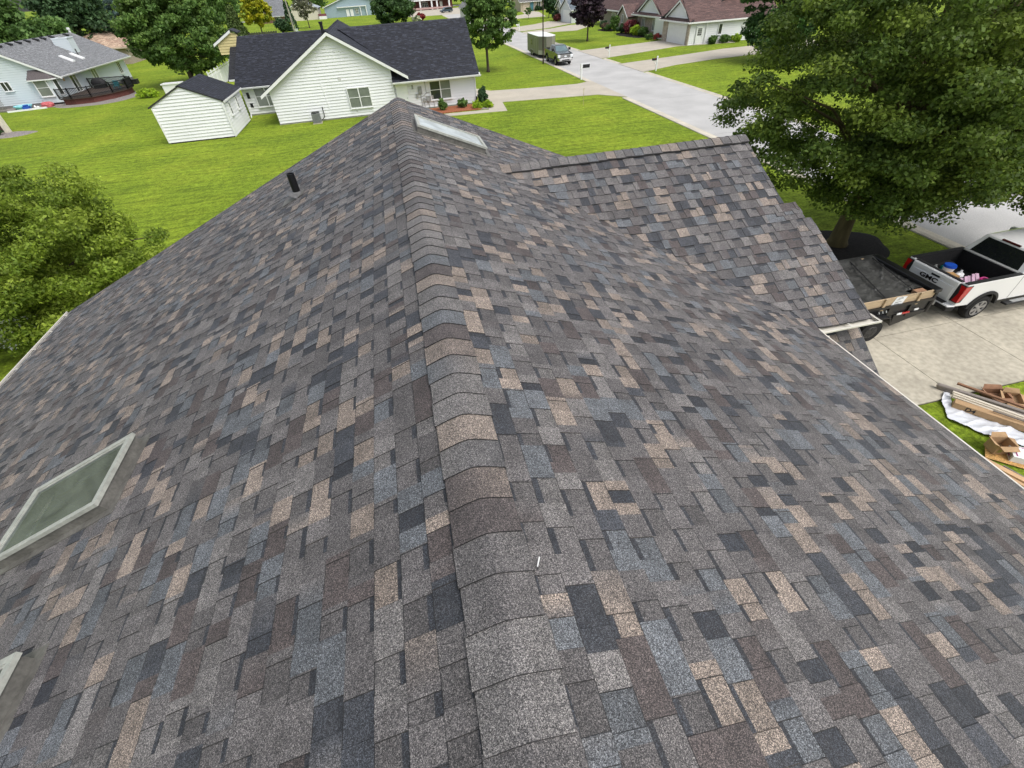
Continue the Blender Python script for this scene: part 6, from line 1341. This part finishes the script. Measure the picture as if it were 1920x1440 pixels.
# bushy tree, near left
tree('bushy_tree', 'dense light green bushy tree left of the roof by the white railing', (-14.6, 19.0, 0), 1.1, .2,
     [(-1.5, .4, 3.2, 4.7, 4.4, 2.8), (2.5, -1.3, 2.0, 2.8, 2.6, 1.8), (.9, -.4, 2.8, 2.9, 3.0, 2.2), (-1.6, -1.2, 3.6, 3.6, 3.0, 2.2), (-.4, -2.2, 1.6, 3.0, 1.9, 1.2)], 470, .58, 330, .068, G_BUSH, M_BARK, M_LEAF, flat=.6, up=.55, nb=24, inner=.55, long=1.9)
# street trees and backdrop
tree('street_tree', 'young green shade tree on the lawn beside the white house', (12.4, 69.2, 0), 2.2, .17, [(.5, .2, 5.3, 3.3, 3.3, 3.0), (.2, .1, 7.6, 2.4, 2.4, 2.2)], 210, .62, 90, .22, G_MAPLE, M_BARK, M_LEAF, nb=22, inner=.35)
tree('purple_maple', 'dark purple maple on the lawn across the street', (34.3, 91.8, 0), 2.0, .14, [(0, 0, 4.5, 3.0, 3.0, 2.7), (0, 0, 6.6, 2.0, 2.0, 2.0)], 200, .62, 90, .26, G_PUR, M_BARK, leaf_mat('purple leaf', .12), nb=10, inner=.35)
tree('green_tree', 'dark green tree across the street half hidden by the big maple', (44.6, 57, 0), 1.6, .3, [(.4, 0, 5.2, 4.7, 4.6, 4.2), (1.0, 0, 7.6, 3.6, 3.6, 2.6), (-.6, -.6, 2.6, 3.4, 3.2, 1.6)], 260, .85, 110, .24, [(.028, .060, .018), (.036, .072, .020), (.022, .046, .014)], M_BARK, M_LEAF, nb=16, inner=.4)
tree('shade_tree', 'big full green tree between the grey-roofed house and shed', (-27.6, 84, 0), 1.6, .36, [(.9, 0, 5.6, 6.0, 5.6, 4.4), (.6, .4, 9.0, 4.8, 4.6, 3.6), (-2.0, 0, 6.0, 4.0, 4.6, 3.4)], 430, .95, 120, .27, G_MAPLE, M_BARK, M_LEAF, nb=16, inner=.5)
for k, (x, y, h, r, cols, lb) in enumerate(((-82, 114, 13, 8.0, G_DARK, 'dark leafy tree at the far left corner behind the grey roof'), (-66, 112, 12.5, 7.6, G_MID, 'broad mid-green tree rising over the grey roof ridge'), (-60, 130, 13, 7.0, G_DARK, 'dark tree between the broad green tree and the spruces'), (-96, 128, 15, 9, G_MID, 'tall green tree behind the far left corner tree'), (-57, 112, 7.8, 4.6, G_MID, 'smaller green tree against the far end of the grey roof'))):
    tree('leafy_tree', lb, (x, y, 0), h*.2, .35, [(0, 0, h*.5, r, r, h*.42), (r*.2, 0, h*.72, r*.75, r*.75, h*.28)], 210, 1.35, 80, .42, cols, M_BARK, M_LEAF, nb=8, inner=.55, group='trees behind the grey-roofed house')
def conifer(name, label, loc, h, r, n, cols, layers=True, nper=70, size=.3, group=None, top=.06):
    t = thing(name, label, 'tree', loc, 0, group); x, y, z = loc; C = []; rr = []
    for i in range(n):
        f = RNG.random()**.75; a = RNG.random()*6.283; rad = r*(1-f*(1-top))*(RNG.uniform(.75, 1.02) if not layers else RNG.uniform(.35, 1.0)); zz = .25+h*f
        if layers: zz = .3+h*(math.floor(f*14)+.0)/14 - rad*.22
        C.append((x+rad*math.cos(a), y+rad*math.sin(a), z+max(zz, .2))); rr.append(.16*r+.25*r*(1-f))
    V, K = leaves(np.array(C), np.array(rr), nper, size, cols, .5 if layers else 1.1, .5, 1.6); quads_mesh('crown', V, K, M_LEAF2, t)
    mb = MB(); mb.tube([(x, y, -.1), (x, y, h*.95)], [.05*h*.35+.05, .03], 8); mb.build('trunk', M_BARK, t, smooth=True); return t
G_SPR = [(.030, .050, .045), (.040, .062, .056), (.022, .038, .034)]; G_ARB = [(.040, .060, .018), (.052, .072, .02), (.030, .046, .015)]
conifer('spruce_tree', 'blue-grey spruce behind the tan roof, left one', (-62.5, 150, 0), 16, 3.6, 150, G_SPR, group='spruces behind the tan roof'); conifer('spruce_tree', 'blue-grey spruce behind the tan roof, nearest the big green tree', (-57.5, 147, 0), 14.5, 3.2, 140, G_SPR, group='spruces behind the tan roof')
for k, (x, y) in enumerate(((-58.6, 141), (-53.3, 140))):
    mb = MB(); mb.tube([(x, y, -.1), (x, y, 11)], [.17, .12], 8); one(mb, 'wooden_pole', MATS['grey pole wood'], ('pale bare pole in front of the left spruce', 'pale bare pole between the spruces and big green tree')[k], 'pole', 'bare poles by the spruces')
conifer('arborvitae', 'tall dark conical evergreen beside the yellow tree', (-35.0, 152, 0), 6.6, 2.3, 190, G_ARB, False, 80, .3, top=.22)
tree('yellow_tree', 'bright yellow-green leaved tree behind the dark fence', (-29.6, 153, 0), 2.2, .16, [(.2, 0, 5.4, 3.8, 3.4, 2.4), (.5, 0, 7.4, 3.0, 3.0, 2.2)], 150, .75, 60, .36, G_YEL, M_BARK, M_LEAF, nb=20, inner=.3)
tree('round_tree', 'round dark green tree rising behind the navy roof ridge', (3.6, 176, 0), .8, .3, [(.3, 0, 3.8, 6.2, 5.6, 3.6), (.4, 0, 6.6, 5.0, 4.6, 2.8)], 240, 1.1, 80, .42, [(.036, .068, .024), (.048, .082, .028), (.028, .054, .020)], M_BARK, M_LEAF, nb=8, inner=.55)
tree('sparse_tree', 'thin-leaved brownish tree beside the utility pole', (-22.3, 190, 0), 2.0, .15, [(0, 0, 4.6, 3.6, 3.2, 2.6), (-.6, 0, 6.6, 3.0, 3.0, 2.0)], 110, .6, 22, .34, [(.10, .10, .07), (.08, .085, .055)], M_BARK, M_LEAF, nb=30, inner=.2)
tree('lawn_tree', 'small dark green tree on the lawn before the blue-roofed house', (44.45, 149.2, 0), 1.3, .1, [(.2, 0, 3.0, 1.6, 1.6, 2.0)], 70, .6, 60, .3, G_DARK, M_BARK, M_LEAF, nb=6)
tree('sapling', 'thin sapling beside the far driveway', (39.2, 151, 0), .8, .05, [(0, 0, 1.7, .9, .9, .8)], 30, .3, 20, .22, G_MID, M_BARK, M_LEAF, nb=8)
# trees closing the view far off
far = [(-150, 195, 18, 11), (-135, 172, 18, 11), (-104, 146, 17, 10), (-120, 190, 14, 9), (-95, 210, 15, 10), (-76, 225, 14, 9), (-100, 160, 15, 10), (-125, 150, 16, 10), (-52, 215, 12, 8), (-62, 262, 14, 9), (-30, 280, 14, 9), (-10, 285, 13, 9), (12, 283, 14, 9), (34, 278, 14, 9), (52, 230, 13, 8), (66, 215, 13, 8), (72, 185, 12, 8), (76, 150, 13, 8), (80, 118, 12, 8), (78, 90, 12, 8), (82, 60, 13, 8), (60, 255, 13, 9), (40, 262, 12, 8), (-88, 262, 15, 9), (72, 40, 13, 8), (84, 20, 13, 9)]
proto = tree('far_tree', 'distant green tree closing the view behind the far houses', (-120, 190, 0), 2.5, .35, [(0, 0, 7.5, 8, 8, 6), (1, 1, 10, 5.5, 5.5, 4)], 130, 1.7, 60, .62, G_MID, M_BARK, M_LEAF, nb=6, inner=.5, group='distant trees')
for k, (x, y, h, r) in enumerate([f for f in far if f[:2] != (-120, 190)]):
    o = dup(proto, (x, y, 0), uni(0, 6.2)); s = h/14; o.scale = (s*r/9, s*r/9, s)
# shrubs
def sh(label, x, y, r, h, cols, n=26, size=.12, name='shrub', group=None, **k): return bush(name, label, (x, y, .03), (r, r*.95, h), n, size, cols, M_LEAF, group=group, **k)
sh('small green shrub under the double window, left one in the red chips', 4.17, 49.1, .5, .95, G_MID, group='shrubs in the red chips'); sh('small green shrub near the right corner of the white house', 6.1, 49.25, .5, .85, G_MID, group='shrubs in the red chips')
bush('dwarf_cypress', 'dark egg-shaped evergreen by the corner of the white house', (8.05, 49.1, 0), (.52, .52, 1.6), 50, .1, G_DARK, M_LEAF, cat='shrub', nper=90)
for k, (x, y, rr) in enumerate(((7.45, 48.4, .5), (8.35, 48.3, .45))): sh(('yellow-green hosta clump at the white house corner post', 'yellow-green hosta clump in front of the egg-shaped evergreen')[k], x, y, rr, .5, G_LIME, 16, .2, name='hosta', group='hostas', long=2.4)
patch('pebble bed', (8.1, 48.4), 1.0, .8, .06, M_GRAV)
bush('hedge', 'low clipped yellow-green hedge left of the shed', (-30.6, 75.6, 0), (1.9, .9, .95), 60, .14, G_LIME, M_LEAF, cat='hedge')
mb = MB(); mb.box(-29.0, -26.8, 76.5, 77.6, 0, 1.05); mb.box(-29.1, -26.7, 76.4, 77.7, 1.05, 1.15); one(mb, 'storage_box', M_TRIM, 'white storage box between the hedge and the shed', 'storage box')
sh('rounded green topiary bush beside the utility pole', -28.2, 176, 2.0, 3.4, G_DARK, 60, .3); conifer('column_evergreen', 'slim dark evergreen column behind the topiary bush', (-26.2, 182, 0), 6.5, 1.5, 70, G_DARK, False, 60, .3, top=.3)
sh('round leafy standard shrub before the small stone gable', 44.2, 103.6, 1.0, 2.6, G_MID, 40, .2, flat=.8); sh('dark green low shrub left of the stone gable', 44.0, 108.6, .9, 1.3, G_DARK, 30, .18)
sh('reddish low shrub by the stone gable', 43.6, 106.6, 1.1, 1.1, [(.10, .07, .05), (.07, .06, .035)], 30, .18); sh('green low shrub next to the reddish one', 43.4, 105.0, .8, .9, G_MID, 24, .16)
sh('dark red rounded bush before the stone wall', 44.4, 96.4, 1.5, 2.1, [(.10, .025, .03), (.07, .02, .025), (.13, .03, .035)], 50, .2); sh('dark green shrub left of the dark red bush', 43.8, 98.9, 1.3, 1.4, G_DARK, 40, .18)
sh('yellow-green shrub right of the dark red bush', 43.8, 93.2, 1.2, 1.5, G_LIME, 44, .18); sh('green shrub under the stone wall window', 44.2, 90.9, 1.1, 1.3, G_MID, 36, .18)
sh('red flowering shrub beside the white garage door', 43.6, 84.3, .8, .9, [(.30, .04, .05), (.05, .08, .03), (.22, .05, .05)], 26, .14); sh('green clump left of the red flowering shrub', 43.0, 86.2, .9, .8, G_MID, 26, .16)
for k, (x, lb) in enumerate(((47.6, 'grassy shrub under the dark side window, left one'), (49.6, 'grassy shrub below the dark side window, middle one'), (51.6, 'olive shrub at the right end of the white side wall'))): sh(lb, x, 74.5, .9, .95, (G_MID, G_MID, G_LIME)[k], 30, .16, group='shrubs along the white side wall', long=2.4)
sh('dark red hedge beside the white garage of the blue-roofed house', 42.8, 136.6, 1.4, 1.5, [(.11, .035, .03), (.08, .03, .025)], 40, .22); sh('green shrub above the dark red hedge', 43.6, 140.0, 1.2, 2.0, G_DARK, 36, .22)
for k, x in enumerate((50.6, 52.2)): sh(('left', 'right')[k]+' green shrub under the window of the tan house', x, 183.3, 1.0, 1.3, G_DARK, 24, .25, group='shrubs before the tan house')
patch('planting bed', (43.6, 94.5), 2.0, 5.6, .07, M_MULCH); patch('planting bed', (43.9, 106.5), 1.8, 3.0, .07, M_MULCH)
sh('red-leaved shrub at the right edge of the round tree', 12.0, 178, 1.6, 2.0, [(.16, .02, .025), (.11, .02, .02)], 40, .3); sh('pale blossoming shrub beside the round tree', 10.6, 174, 1.8, 1.6, [(.35, .35, .28), (.05, .09, .03)], 40, .3)
sh('dark low shrub by the porch corner at the left edge', -39.6, 59.6, .9, .8, G_DARK, 24, .16)
sh('yellow-green tuft left of the white house rear wing', -16.6, 58.6, .8, 1.1, G_LIME, 24, .2, long=2.2)
